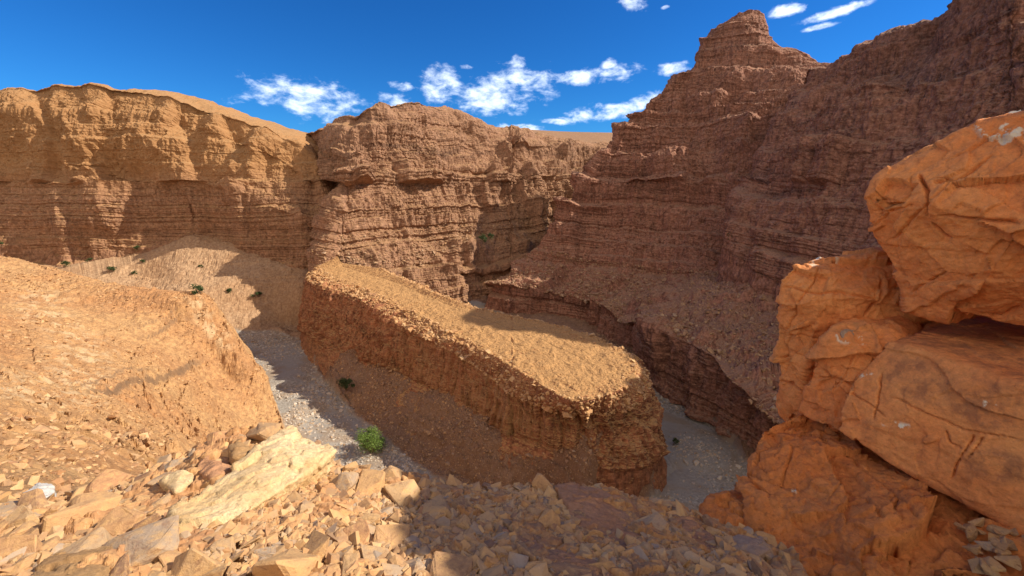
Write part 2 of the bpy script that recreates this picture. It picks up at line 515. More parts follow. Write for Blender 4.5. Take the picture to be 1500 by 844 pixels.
# central mountain across the valley
D = PD
def bk(p, b=130, dz=-4):
    q = np.array(p); q[1] += b; q[2] += dz
    return q
Mst = [
    [D(462, 425, 230), D(465, 400, 235), D(468, 380, 240), D(475, 320, 250), D(482, 275, 265), D(476, 240, 300), D(436, 212, 330), D(300, 235, 380)],
    [D(478, 440, 186), D(476, 414, 187), D(474, 392, 190), D(478, 330, 195), D(490, 270, 204), D(487, 232, 213), D(452, 199, 262), D(420, 195, 400)],
    [D(500, 440, 172), D(500, 412, 172), D(502, 388, 175), D(505, 330, 181), D(512, 268, 190), D(512, 226, 200), D(492, 177, 224), bk(D(492, 177, 224))],
    [D(560, 450, 180), D(560, 425, 182), D(560, 393, 187), D(560, 328, 196), D(555, 262, 202), D(548, 205, 208), D(542, 160, 216), bk(D(542, 160, 216))],
    [D(610, 455, 190), D(610, 428, 193), D(622, 385, 204), D(618, 318, 212), D(610, 245, 221), D(590, 178, 224), D(584, 152, 228), bk(D(584, 152, 228))],
    [D(645, 455, 197), D(642, 415, 200), D(652, 362, 215), D(652, 312, 222), D(650, 245, 231), D(640, 176, 246), D(632, 154, 250), bk(D(632, 154, 250))],
    [D(680, 452, 204), D(676, 398, 208), D(688, 345, 226), D(690, 305, 234), D(690, 245, 245), D(690, 188, 266), D(680, 169, 273), bk(D(680, 169, 273))],
    [D(740, 440, 216), D(741, 393, 223), D(752, 352, 240), D(757, 308, 249), D(765, 252, 261), D(768, 206, 284), D(745, 186, 296), bk(D(745, 186, 296))],
    [D(800, 430, 240), D(801, 378, 246), D(812, 338, 259), D(820, 298, 268), D(835, 252, 280), D(838, 216, 303), D(835, 205, 318), bk(D(835, 205, 318))],
    [D(880, 420, 270), D(880, 380, 276), D(890, 340, 286), D(900, 300, 296), D(910, 260, 306), D(925, 227, 326), D(935, 218, 360), bk(D(935, 218, 360))],
    [D(960, 420, 300), D(960, 380, 306), D(970, 340, 316), D(980, 300, 326), D(990, 260, 336), D(1005, 230, 356), D(1010, 220, 390), bk(D(1010, 220, 390))]]
cliff('mountain', Mst, 950, [50, 60, 90, 100, 110, 60, 24], [1, 1, 0.8, 1, 1, 0.8, 0.4, 0.2], 23, M_mid, flute=4.5, ledge=0.9, block=0.8, big=7.0, tier=(4, 13, 0.9), col=(0.12, 1.2), gully=5.0)

# right massif: stepped butte with an inner gorge wall
V = lambda x, y, z: np.array([x, y, z], float)
Rst = [
    [V(22, 238, -62), V(26, 240, -47), V(44, 246, -38), V(56, 250, -18), V(68, 254, 0), V(85, 257, 20), V(108, 260, 45), V(114, 260, 54), V(120, 260, 60), V(140, 268, 0)],
    [D(728, 455, 212), D(728, 412, 215), D(796, 372, 226), D(842, 300, 232), D(887, 235, 238), D(932, 170, 244), D(1022, 100, 250), D(1036, 60, 252), D(1070, 34, 254), bk(D(1070, 34, 254), 16, -60)],
    [D(716, 455, 200), D(717, 414, 203), D(788, 372, 215), D(836, 298, 222), D(881, 235, 228), D(926, 168, 235), D(1016, 99, 242), D(1029, 62, 245), D(1063, 32, 248), bk(D(1063, 32, 248), 20, -50)],
    [D(800, 470, 186), D(800, 424, 190), D(850, 388, 205), D(895, 312, 212), D(925, 248, 220), D(970, 166, 230), D(1040, 100, 240), D(1052, 50, 242), D(1092, 22, 246), bk(D(1092, 22, 246), 20, -50)],
    [D(870, 485, 172), D(871, 441, 174), D(920, 398, 192), D(955, 322, 200), D(980, 255, 209), D(1028, 168, 222), D(1080, 100, 236), D(1092, 46, 240), D(1114, 23, 246), bk(D(1114, 23, 246), 20, -50)],
    [D(930, 525, 138), D(916, 464, 150), D(990, 405, 178), D(1015, 330, 187), D(1040, 262, 197), D(1088, 172, 212), D(1120, 96, 230), D(1124, 74, 233), D(1132, 62, 240), bk(D(1132, 62, 240), 20, -50)],
    [D(945, 562, 119), D(953, 478, 117), D(1045, 405, 162), D(1070, 332, 172), D(1092, 265, 184), D(1136, 178, 203), D(1160, 108, 224), D(1168, 90, 228), D(1178, 76, 232), bk(D(1178, 76, 232), 60, -15)],
    [D(1000, 597, 103), D(1010, 498, 104), D(1100, 405, 150), D(1115, 332, 160), D(1130, 265, 173), D(1170, 185, 194), D(1198, 120, 216), D(1203, 104, 221), D(1208, 92, 226), bk(D(1208, 92, 226), 60, -10)],
    [D(1085, 660, 84), D(1090, 545, 86), D(1140, 425, 130), D(1160, 345, 142), D(1170, 270, 158), D(1205, 190, 184), D(1232, 135, 206), D(1237, 120, 211), D(1242, 108, 216), bk(D(1242, 108, 216), 60, -10)],
    [D(1170, 740, 70), D(1172, 620, 71), D(1225, 460, 108), D(1250, 360, 124), D(1250, 280, 140), D(1270, 205, 172), D(1284, 150, 196), D(1288, 135, 201), D(1292, 122, 206), bk(D(1292, 122, 206), 60, -10)],
    [D(1330, 840, 55), D(1330, 700, 56), D(1330, 500, 90), D(1340, 380, 106), D(1340, 280, 126), D(1350, 205, 160), D(1350, 160, 184), D(1350, 145, 189), D(1350, 130, 194), bk(D(1350, 130, 194), 60, -10)]]
cliff('butte', Rst, 1000, [90, 70, 110, 110, 110, 80, 36, 36, 10], [1, 0.9, 0.7, 1, 1, 1, 0.6, 0.45, 0.3, 0.2], 41, M_right, flute=4.0, ledge=1.0, block=0.7, big=5.0, fl_scale=(0.10, 0.10, 0.014), tier=(5, 15, 1.0), col=(0.14, 1.3), gully=3.5,
      dents=[(PZ(1072, 690, -57), (5, 5, 4), 7.0)])

# right wall nearer than the butte, running out of the picture to the right
def rw(*p):
    p = list(p)
    a = np.array(p[0]); a[2] -= 22; a[0] -= 2
    b = np.array(p[-1]); b[0] += 60; b[2] -= 8
    return [a] + p + [b]
Wst = [rw(D(1110, 374, 185), D(1122, 320, 190), D(1145, 262, 196), D(1185, 182, 206), D(1222, 104, 226)),
       rw(D(1076, 372, 142), D(1086, 316, 147), D(1116, 256, 153), D(1158, 176, 159), D(1206, 96, 168)),
       rw(D(1110, 398, 128), D(1125, 328, 134), D(1152, 252, 140), D(1198, 166, 148), D(1246, 78, 158)),
       rw(D(1160, 425, 114), D(1175, 338, 120), D(1200, 250, 127), D(1240, 156, 136), D(1290, 60, 147)),
       rw(D(1235, 450, 100), D(1255, 350, 106), D(1285, 242, 113), D(1325, 128, 121), D(1393, 9, 131)),
       rw(D(1330, 490, 86), D(1350, 380, 92), D(1380, 240, 99), D(1412, 110, 107), D(1450, -110, 118)),
       rw(D(1420, 520, 78), D(1440, 400, 84), D(1462, 240, 91), D(1474, 90, 98), D(1482, -14, 104)),
       rw(D(1470, 530, 75), D(1486, 400, 80), D(1500, 250, 86), D(1500, 130, 93), D(1504, 64, 98)),
       rw(D(1530, 560, 72), D(1545, 400, 78), D(1560, 240, 83), D(1560, 110, 89), D(1562, 66, 92)),
       rw(V(92, 55, -26), V(96, 54, -10), V(100, 52, 4), V(106, 50, 18), V(110, 48, 27)),
       rw(V(88, 10, -26), V(92, 8, -10), V(96, 6, 10), V(104, 4, 30), V(112, 0, 44))]
cliff('canyon_wall', Wst, 900, [16, 100, 110, 110, 110, 12], [0.5, 1, 1, 1, 1, 0.9, 0.4], 67, M_right, flute=2.6, ledge=0.75, block=0.6, big=4.5, zmass=(-8, 20), fl_scale=(0.09, 0.09, 0.014), tier=(5, 16, 0.75), col=(0.15, 1.1), gully=4.0)

def close_on_axis(G, n, axis):
    """pull the last rows so that both flanks of a spur end on one common axis line"""
    A = np.asarray(axis)
    t = np.linspace(0, 1, 400) * (len(A) - 1)
    i = np.clip(t.astype(int), 0, len(A) - 2)
    L = A[i] + (A[i + 1] - A[i]) * (t - i)[:, None]
    e = G[:, -1, :]
    j = np.argmin(((e[:, None, :2] - L[None, :, :2]) ** 2).sum(-1), 1)
    dlt = boxblur(L[j] - e, 6, 0)
    w = (np.arange(n + 1) / n)
    G = G.copy()
    G[:, -(n + 1):, :] += dlt[:, None, :] * w[None, :, None]
    G[:, -1, :] = L[j]
    return G


# the spur in the river bend: a U-shaped rim closed over its axis
Fst = [
    [PD(446, 498, 172), PD(448, 486, 172), PD(452, 403, 172), PD(464, 387, 177), PD(492, 370, 181)],
    [PZ(440, 500, -61), PZ(446, 488, -56.5), PZ(455, 412, -36.3), PZ(474, 399, -34.8), PZ(503, 391, -34)],
    [PZ(474, 560, -61), PZ(503, 523, -53), PZ(522, 436, -36.6), PZ(545, 428, -35.4), PZ(575, 413, -35)],
    [PZ(535, 615, -61), PZ(573, 541, -51.5), PZ(600, 482, -38.4), PZ(620, 465, -36.3), PZ(655, 446, -35.8)],
    [PZ(612, 668, -61), PZ(640, 573, -51), PZ(674, 524, -40), PZ(702, 508, -37.3), PZ(740, 482, -36.6)],
    [PZ(690, 705, -61), PZ(705, 613, -51.5), PZ(752, 578, -42.5), PZ(777, 553, -38.3), PZ(805, 510, -37)],
    [PZ(790, 738, -61), PZ(790, 656, -52), PZ(846, 610, -43.2), PZ(850, 588, -39), PZ(858, 535, -37.8)],
    [PZ(890, 752, -61.5), PZ(884, 690, -53), PZ(893, 606, -43.2), PZ(898, 575, -38.8), PZ(880, 545, -38)],
    [PZ(968, 722, -61.5), PZ(957, 676, -54.5), PZ(934, 584, -42.4), PZ(927, 552, -38.6), PZ(882, 540, -38)],
    [V(34, 90, -61), V(32, 90, -56), V(28, 89, -41), PZ(921, 522, -38), PZ(845, 512, -37.4)],
    [V(29, 113, -61), V(25, 111, -55), V(17, 106, -40), PZ(832, 481, -37), PZ(795, 490, -36.9)],
    [V(9, 130, -61), V(5, 124, -55), V(-1, 116, -39), PZ(735, 460, -36), PZ(705, 463, -36)],
    [V(-5, 146, -61), V(-10, 140, -55), V(-18, 129, -38.5), PZ(657, 439, -35.5), PZ(630, 436, -35.4)],
    [V(-22, 166, -61), V(-28, 158, -54), V(-34, 148, -37.6), PZ(603, 415, -35), PZ(575, 410, -34.8)],
    [V(-38, 183, -61), V(-44, 175, -53), V(-51, 168, -36.6), PZ(555, 394, -34.3), PZ(505, 386, -33.4)]]
Fst3 = [[a, b, b * 0.93 + c * 0.07, c, d, e] for a, b, c, d, e in Fst]
FIN_AXIS = [PD(492, 370, 181), PZ(503, 391, -34), PZ(575, 412, -34.9), PZ(642, 441, -35.6), PZ(722, 472, -36.3), PZ(800, 500, -37), PZ(862, 530, -37.7), PZ(882, 541, -38)]
cliff('rock_spur', Fst3, 1300, [70, 16, 150, 60, 110], [0.2, 0.3, 1, 1, 0.25, 0.08], 83, M_fin, disp=0.8, col=(0.33, 1.5), blur=2, flute=3.2, ledge=0.5, block=0.8,
      fl_scale=(0.3, 0.3, 0.012), joint=0.5, big=1.2, warp=1.2, axis=FIN_AXIS)

# far plateau beyond everything
Pst = [[PD(x, 260, 470), PD(x, 215 + b, 520), PD(x, 192 + b, 900), PD(x, 191.5 + b, 1500)] for x, b in
       ((420, 8), (600, 2), (760, -2), (830, 1.5), (900, 3), (1000, 5), (1200, 12))]
cliff('plateau', Pst, 240, [30, 60, 20], [0.2, 0.2, 0.2, 0.1], 91, M_mid)

# ------------------------------------------------------------------ valley floor, side slope and river bed: one sheet
ctrl = []
def cz(px, py, z): ctrl.append(PZ(px, py, z))
def cd(px, py, Y): ctrl.append(PD(px, py, Y))
def cv(*l):
    for p in l: ctrl.append(np.array(p, float))
SLOPE = {-300: [(735, -2.5), (700, -3.4), (600, -9), (500, -14), (400, -15), (335, -16)],
         0: [(745, -2.5), (725, -3.1), (700, -4.6), (650, -10), (600, -18), (550, -24), (500, -27), (430, -25), (377, -22)],
         150: [(735, -3.2), (700, -7.5), (640, -24), (600, -30), (550, -32), (500, -32), (450, -30), (410, -26)],
         250: [(700, -14), (680, -24), (640, -38), (600, -41), (550, -41), (500, -38), (460, -33), (432, -29)],
         330: [(680, -44), (640, -51), (600, -51), (550, -48), (515, -43), (480, -38)]}
_px = sorted(SLOPE)
for px in range(-300, 331, 42):
    i = max(k for k in range(len(_px) - 1) if _px[k] <= px) if px < 330 else len(_px) - 2
    f = (px - _px[i]) / (_px[i + 1] - _px[i])
    prof2 = []
    for q in np.linspace(0, 1, 11):
        pt = []
        for c in (_px[i], _px[i + 1]):
            ys = np.array([r[0] for r in SLOPE[c]][::-1], float)
            ts = np.log([r[1] / pray(c, r[0])[2] for r in SLOPE[c]][::-1])
            y = ys[0] + (ys[-1] - ys[0]) * q
            pt.append((y, np.interp(y, ys, ts)))
        y = pt[0][0] * (1 - f) + pt[1][0] * f
        t = math.exp(pt[0][1] * (1 - f) + pt[1][1] * f)
        ctrl.append(pray(px, y) * t)
cz(400, 600, -57)
for p in ((290, 441, -31), (320, 481, -38), (345, 521, -44), (375, 566, -51), (408, 610, -58)): cz(*p)
cv((-100, 150, -60), (-120, 156, -58), (-150, 165, -51), (-200, 172, -42), (-112, 135, -51), (-150, 150, -40), (-220, 160, -30), (-84, 124, -52), (-72, 112, -57))
for p in ((345, 492), (380, 520), (400, 500), (435, 498), (430, 560), (450, 600), (480, 640), (500, 600), (520, 690), (560, 690), (470, 690), (440, 640)): cz(*p, -60)
cv((-13, 202, -60), (-4, 160, -60), (12, 140, -60), (40, 119, -60), (38, 98, -60.2), (41, 80, -60.2), (36, 66, -60.2), (28, 58, -60), (10, 58, -60), (-10, 62, -60), (-28, 66, -60))
for s in Fst[:9]:
    ctrl.append(s[0] + V(0, 0, 1.0)); ctrl.append(s[1] + V(0, 0, 0.6 if s[1][0] < 0 else -2.0))
for s in Fst[9:]: ctrl.append(s[0] + V(0, 0, 0.9))
cz(600, 600, -55.8); cz(700, 665, -55.8); cz(560, 585, -56.2); cz(640, 640, -57)
for s in Rst[2:10]: ctrl.append(s[0] + V(0, 0, 1.0))
cv((0, 7, -11), (0, 14, -26), (0, 28, -48), (0, 44, -58), (20, 45, -58), (8, 10, -18), (25, 20, -36), (42, 45, -55), (-6, 12, -20), (-14, 30, -44), (-30, 50, -52), (-8, 50, -58),
   (60, 60, -50), (60, 30, -40), (80, 20, -30))
for p in ((277, 345, 204), (350, 365, 198), (443, 395, 194), (117, 378, 197), (0, 358, 199), (300, 400, 186), (380, 430, 179), (330, 465, 166),
          (410, 470, 174), (200, 402, 188), (200, 376, 195), (440, 440, 178), (420, 482, 168), (265, 425, 172), (-150, 354, 202)): cd(*p)
cv((-300, 205, -22), (-420, 100, -10), (-300, 60, -8), (0, 230, -62), (60, 230, -62), (-60, 260, -60), (-160, 280, -60), (0, 420, -60), (300, 300, -60), (-380, 260, -40), (200, 120, -60))
ctrl = np.array(ctrl)


def seg_dist(xy, line):
    """distance to a polyline and signed side of its nearest piece"""
    best = np.full(len(xy), 1e9); side = np.zeros(len(xy)); par = np.zeros(len(xy))
    for i in range(len(line) - 1):
        a, b = line[i][:2], line[i + 1][:2]
        ab = b - a
        t = np.clip(((xy - a) @ ab) / (ab @ ab), 0, 1)
        v = xy - (a + t[:, None] * ab)
        d = np.hypot(v[:, 0], v[:, 1])
        s = np.sign(ab[0] * v[:, 1] - ab[1] * v[:, 0])
        m = d < best
        best = np.where(m, d, best); side = np.where(m, s, side); par = np.where(m, (i + t) / (len(line) - 1), par)
    return best, side, par


class Rbf:
    def __init__(self, pts, c=4.0):
        self.p, self.c = pts[:, :2], c
        n = len(pts)
        self.m = np.array([0, 80.0])
        A = self.k(self.p, self.p) + 0.02 * np.eye(n)
        Pm = np.concatenate([np.ones((n, 1)), self.p / 100], 1)
        M = np.block([[A, Pm], [Pm.T, np.zeros((3, 3))]])
        s = np.linalg.solve(M, np.concatenate([pts[:, 2], np.zeros(3)]))
        self.w, self.q = s[:n], s[n:]

    def k(self, a, b):
        d2 = ((a[:, None, :] - b[None, :, :]) ** 2).sum(-1)
        return -np.sqrt(d2 + self.c ** 2)

    def __call__(self, xy):
        out = np.empty(len(xy))
        for i in range(0, len(xy), 40000):
            c = xy[i:i + 40000]
            out[i:i + 40000] = self.k(c, self.p) @ self.w + self.q[0] + (c / 100) @ self.q[1:]
        return out


H = Rbf(ctrl)


def hit(px, py):                       # where the view of a pixel meets the valley sheet
    d = pray(px, py)
    t = np.geomspace(4, 400, 1500)
    p = d[None, :] * t[:, None]
    below = p[:, 2] < H(p[:, :2])
    i = int(np.argmax(below)) if below.any() else len(t) - 1
    return p[i]


na, nr = 1050, 1250
ang = np.linspace(R(-66), R(60), na)
rad = np.concatenate([np.geomspace(3.2, 260, nr - 12), np.geomspace(275, 9000, 12)])
AX = np.sin(ang)[:, None] * rad[None, :]
AY = np.cos(ang)[:, None] * rad[None, :]
xy = np.stack([AX, AY], -1).reshape(-1, 2)
hz = np.where(np.hypot(xy[:, 0], xy[:, 1]) < 420, H(xy), -60.0)
hz = np.where(xy[:, 1] < 300, hz, np.minimum(hz, -55))


def inside(xy, poly):
    """signed distance in plan to a closed outline, positive inside"""
    p = np.array([q[:2] for q in poly])
    d, _, _ = seg_dist(xy, np.concatenate([p, p[:1]]))
    ins = np.zeros(len(xy), bool)
    for i in range(len(p)):
        a, b = p[i], p[(i + 1) % len(p)]
        c = ((a[1] > xy[:, 1]) != (b[1] > xy[:, 1]))
        ins ^= c & (xy[:, 0] < (b[0] - a[0]) * (xy[:, 1] - a[1]) / (b[1] - a[1] + 1e-12) + a[0])
    return np.where(ins, d, -d)


bank = [PZ(px, py, -60) for px, py in ((300, 486), (400, 486), (446, 496), (458, 520), (468, 548), (506, 592), (540, 620), (574, 650), (622, 684), (664, 708))] + \
       [V(-12, 62, -60), V(20, 62, -60), V(30, 74, -60), V(35, 92, -60), V(30, 114, -60), V(10, 132, -60), V(-20, 168, -60), V(-40, 190, -60), V(-30, 215, -60), V(-8, 202, -60),
        V(6, 165, -60), V(20, 142, -60), V(42, 120, -60), V(48, 104, -60), V(52, 86, -60), V(50, 66, -60), V(30, 52, -60), V(-10, 52, -60), V(-40, 60, -60)] + \
       [PZ(px, py, -60) for px, py in ((430, 690), (424, 648), (408, 608), (384, 570), (364, 535), (344, 505), (300, 500))]
wob = 0.9 * vnoise(np.c_[xy * 0.25, hz * 0], 3) + 0.4 * vnoise(np.c_[xy * 0.9, hz * 0], 4)
river = sstep(-0.5, 0.6, inside(xy, bank) + wob)
hz = np.where(river > 0, hz * (1 - river) + river * np.minimum(hz, -59.7 + 0.25 * vnoise(np.c_[xy * 0.08, hz * 0], 8)), hz)
hz = np.maximum(hz, -60.6)
P3 = np.c_[xy, hz]
rr = np.hypot(xy[:, 0], xy[:, 1])
gf = 1 - river
hz2 = hz + gf * (1.2 * fbm(P3, 0.055, 3, 0.5, 301) + 0.5 * fbm(P3, 0.3, 4, 0.6, 302) * np.clip(rr / 25, 0.3, 1))
f1, f2, cid = worley(P3 * np.array([1, 1, 0.3]), 0.55, 305)
hz2 += gf * 0.8 * np.clip(cid - 0.35, 0, 1) * (1 - sstep(0.15, 0.6, f1)) * np.clip(rr / 25, 0.1, 1)
f1, f2, cid = worley(P3 * np.array([1, 1, 0.3]), 1.6, 306)
hz2 += (gf * 0.22 + river * 0.22 * sstep(-0.05, 0.35, vnoise(P3 * 0.09, 77))) * cid * (1 - sstep(0.2, 0.7, f1)) * np.clip(rr / 25, 0.1, 1)
hz2 += river * 0.15 * fbm(P3, 0.12, 4, 0.5, 309)
f1, f2, cid = worley(P3 * np.array([1, 1, 0.3]), 4.5, 307)
hz2 += 0.09 * gf * cid * (1 - sstep(0.2, 0.7, f1)) * np.clip(rr / 12, 0.4, 1) * (rr < 110)
gx = np.gradient(hz.reshape(na, nr), axis=1) / np.gradient(rad)[None, :]
gy = np.gradient(hz.reshape(na, nr), axis=0) / (np.gradient(ang)[:, None] * rad[None, :])
steep = 0.65 * sstep(0.7, 1.3, np.hypot(gx, gy)).reshape(-1) * (rr > 30) * (xy[:, 1] < 150)
za, va = layer_fn(333, 0.5, 2.0)
hz2 += steep * gf * (1.3 * fbm(P3, 0.28, 4, 0.6, 334, ridged=True) - 0.6 + 0.7 * np.interp(hz + vnoise(P3 * 0.06, 335), za, va))
zs_, vs_ = layer_fn(341, 0.5, 2.2, soft=0.06)
bench = sstep(-0.1, 0.35, fbm(P3, 0.05, 3, 0.5, 342)) * gf * sstep(14, 30, rr) * (rr < 260)
hz2 += 0.6 * bench * np.interp(hz + 0.8 * vnoise(P3 * 0.07, 343) + 0.25 * vnoise(P3 * 0.4, 344), zs_, vs_)
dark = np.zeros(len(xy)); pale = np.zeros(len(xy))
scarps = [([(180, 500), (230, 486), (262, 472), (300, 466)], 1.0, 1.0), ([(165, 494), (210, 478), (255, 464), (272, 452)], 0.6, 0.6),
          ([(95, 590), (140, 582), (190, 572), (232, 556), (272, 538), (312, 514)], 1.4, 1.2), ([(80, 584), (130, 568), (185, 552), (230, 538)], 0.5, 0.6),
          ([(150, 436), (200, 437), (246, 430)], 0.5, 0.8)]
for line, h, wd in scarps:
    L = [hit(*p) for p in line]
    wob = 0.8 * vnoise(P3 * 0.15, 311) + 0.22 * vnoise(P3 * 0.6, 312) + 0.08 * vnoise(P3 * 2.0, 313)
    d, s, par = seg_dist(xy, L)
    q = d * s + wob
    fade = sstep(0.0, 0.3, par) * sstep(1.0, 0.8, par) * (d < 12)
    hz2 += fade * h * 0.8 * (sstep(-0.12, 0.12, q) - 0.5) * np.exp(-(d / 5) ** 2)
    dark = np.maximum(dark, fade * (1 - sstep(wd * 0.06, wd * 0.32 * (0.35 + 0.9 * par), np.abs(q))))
for line, wd in (([(60, 430), (62, 470), (130, 500), (120, 545), (70, 580), (20, 590)], 3.0), ([(0, 570), (60, 585), (110, 590)], 2.5), ([(285, 440), (300, 470), (330, 505)], 1.6)):
    L = [hit(*p) for p in line]
    d, s, par = seg_dist(xy, L)
    pale = np.maximum(pale, (1 - sstep(0, wd * 2.2, d)) * sstep(-0.1, 0.45, fbm(P3, 0.5, 4, 0.6, 320)))

m, N, bs = new_mat('slope_and_riverbed')
P = N.n('ShaderNodeTexCoord').outputs['Object']
at = lambda k: N.n('ShaderNodeAttribute', attribute_name=k).outputs['Fac']
n1 = N.noise(P, 0.06, 5, 0.6); n2 = N.noise(P, 0.9, 9, 0.72); n3 = N.noise(P, 4.0, 6, 0.7)
soil = N.mix(N.mr(n1, 0.35, 0.65), (0.46, 0.235, 0.098), (0.53, 0.315, 0.14))
xs = N.n('ShaderNodeSeparateXYZ', inp={0: P})
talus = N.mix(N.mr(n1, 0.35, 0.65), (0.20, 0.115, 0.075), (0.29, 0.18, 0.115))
far = N.mr(N.math('ADD', xs.outputs[1], N.math('MULTIPLY', n1, 8)), 142, 152)
soil = N.mix(far, soil, N.mix(N.mr(n1, 0.4, 0.6), (0.40, 0.25, 0.14), (0.45, 0.30, 0.18)))
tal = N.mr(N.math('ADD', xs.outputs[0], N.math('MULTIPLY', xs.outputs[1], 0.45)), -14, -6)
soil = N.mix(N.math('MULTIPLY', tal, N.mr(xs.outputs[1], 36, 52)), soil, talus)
soil = N.mix(N.mr(n2, 0.40, 0.62), N.mix(0.55, soil, (0.20, 0.10, 0.05)), soil)
soil = N.mix(N.mr(n3, 0.55, 0.68, 0, 0.75), soil, (0.62, 0.40, 0.20))
soil = N.mix(N.mr(n3, 0.45, 0.34, 0, 0.65), soil, (0.24, 0.10, 0.045))
soil = N.mix(N.math('MULTIPLY', at('pale'), 0.6), soil, (0.62, 0.47, 0.28))
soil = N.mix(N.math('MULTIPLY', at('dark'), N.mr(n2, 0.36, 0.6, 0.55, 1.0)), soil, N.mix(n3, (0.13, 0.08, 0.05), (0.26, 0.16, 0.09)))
vo = N.n('ShaderNodeTexVoronoi', inp={'Vector': P, 'Scale': 2.4})
grav = N.mix(N.mr(N.noise(P, 0.09, 6, 0.6), 0.40, 0.62), N.mix(n2, (0.27, 0.245, 0.22), (0.36, 0.325, 0.28)),
             N.mix(N.math('MULTIPLY', vo.outputs['Color'], 1.0), (0.20, 0.17, 0.14), (0.46, 0.42, 0.36)))
grav = N.mix(N.mr(N.noise(P, 0.07, 5, 0.6, 0.8), 0.48, 0.60, 0, 0.8), grav, N.mix(n2, (0.25, 0.18, 0.12), (0.36, 0.27, 0.19)))
c = N.mix(at('river'), soil, grav)
N.t.links.new(c, bs.inputs['Base Color'])
h = N.math('ADD', N.noise(P, 1.2, 10, 0.72), N.math('MULTIPLY', n3, 0.35))
N.t.links.new(N.n('ShaderNodeBump', inp={'Strength': 0.7, 'Distance': 0.5, 'Height': h}).outputs[0], bs.inputs['Normal'])
M_ground = m
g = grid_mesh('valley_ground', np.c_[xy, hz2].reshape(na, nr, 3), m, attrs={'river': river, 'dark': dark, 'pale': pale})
g['kind'] = 'structure'


# ================================================================== the near ledge and everything on it
EDGE = [(-420, 745, -2.5), (-200, 740, -2.45), (0, 737, -2.35), (80, 729, -2.32), (140, 720, -2.3), (212, 701, -2.26), (256, 668, -2.2), (336, 646, -2.16), (384, 629, -2.12),
        (440, 640, -2.16), (500, 688, -2.28), (560, 697, -2.33), (640, 704, -2.4), (700, 719, -2.46), (760, 714, -2.5), (840, 712, -2.56),
        (920, 729, -2.64), (1000, 747, -2.74), (1060, 772, -2.76), (1110, 786, -2.72), (1150, 806, -2.6), (1190, 850, -2.35), (1300, 930, -2.2), (1600, 990, -2.1), (1900, 1000, -2.1)]
edge3 = np.array([PZ(*p) for p in EDGE])
lc = list(edge3) + [PZ(*p) for p in ((-300, 900, -1.75), (-300, 800, -2.1), (0, 844, -1.76), (0, 790, -2.02), (200, 844, -1.74), (200, 770, -2.0), (400, 844, -1.78), (400, 740, -1.95), (600, 844, -1.84),
      (600, 770, -2.1), (750, 844, -1.9), (750, 780, -2.2), (900, 844, -2.0), (900, 780, -2.35), (1050, 844, -2.12), (1050, 810, -2.4))]
lc += [V(0, 0.6, -1.65), V(-2, 0.5, -1.6), V(2, 0.5, -1.8), V(4, 1, -2), V(-5, 0, -1.6), V(0, -1, -1.3), V(4, -1, -1.2), V(-5, -3, -0.6)]
L = Rbf(np.array(lc), c=0.35)
eang = np.arctan2(edge3[:, 0], edge3[:, 1])
erad = np.hypot(edge3[:, 0], edge3[:, 1])


def ledge_z(xy):
    xy = np.asarray(xy, float)
    a = np.arctan2(xy[:, 0], xy[:, 1])
    r = np.hypot(xy[:, 0], xy[:, 1])
    re = np.interp(a, eang, erad)
    over = np.maximum(r - re, 0)
    k = np.where(r > re, re / np.maximum(r, 1e-6), 1)[:, None]
    z = L(xy * k)
    return z - over * 1.5 - np.minimum(over, 0.3) * 0.8, over


na2, nr2 = 1200, 420
ang2 = np.linspace(R(-72), R(66), na2)
rad2 = np.linspace(0.85, 7.2, nr2)
gxy = np.stack([np.sin(ang2)[:, None] * rad2[None, :], np.cos(ang2)[:, None] * rad2[None, :]], -1).reshape(-1, 2)
lz, over = ledge_z(gxy)
LP = np.c_[gxy, lz]
LPw = LP + 0.05 * np.stack([vnoise(LP * 4, 401), vnoise(LP * 4, 402), vnoise(LP * 4, 403)], -1)
dz = 0.07 * fbm(LP, 1.6, 4, 0.55, 404)
for sc, amp, sdd in ((4.5, 0.085, 405), (9.0, 0.05, 406), (19.0, 0.022, 407)):
    f1, f2, cid = worley(LPw * np.array([1, 1, 0.4]), sc, sdd)
    dz += amp * (cid - 0.4) * sstep(0.02, 0.22, f2 - f1)
dz *= np.exp(-over * 0.2)


def rubble_material(name, cols, scale=1.0, bump=0.5, island=True):
    m, N, bs = new_mat(name)
    P = N.n('ShaderNodeTexCoord').outputs['Object']
    inf = N.n('ShaderNodeObjectInfo')
    rnd = inf.outputs['Random']
    if island:
        rnd = N.n('ShaderNodeNewGeometry').outputs['Random Per Island']
    Pv = N.vmath('ADD', P, N.n('ShaderNodeCombineXYZ', inp={0: N.math('MULTIPLY', rnd, 37.0), 1: N.math('MULTIPLY', rnd, 91.0)}).outputs[0])
    c = N.ramp(rnd, [(i / max(1, len(cols) - 1), cc) for i, cc in enumerate(cols)], 'CONSTANT' if False else 'LINEAR')
    n1 = N.noise(Pv, 7 * scale, 8, 0.68); n2 = N.noise(Pv, 38 * scale, 6, 0.7); n3 = N.noise(N.scaled(Pv, (1, 1, 5)), 5 * scale, 4, 0.6)
    c = N.mix(N.mr(n1, 0.42, 0.68, 0, 0.75), c, (0.60, 0.36, 0.15))
    c = N.mix(N.mr(n3, 0.52, 0.7, 0, 0.55), c, (0.26, 0.13, 0.07))
    c = N.mix(N.mr(n2, 0.56, 0.75, 0, 0.5), c, (0.62, 0.47, 0.30))
    c = N.mix(N.mr(n2, 0.42, 0.28, 0, 0.5), c, (0.19, 0.10, 0.06))
    N.t.links.new(c, bs.inputs['Base Color'])
    h = N.math('ADD', N.math('MULTIPLY', n1, 0.8), N.math('MULTIPLY', n2, 0.25))
    N.t.links.new(N.n('ShaderNodeBump', inp={'Strength': bump, 'Distance': 0.03 / scale, 'Height': h}).outputs[0], bs.inputs['Normal'])
    return m


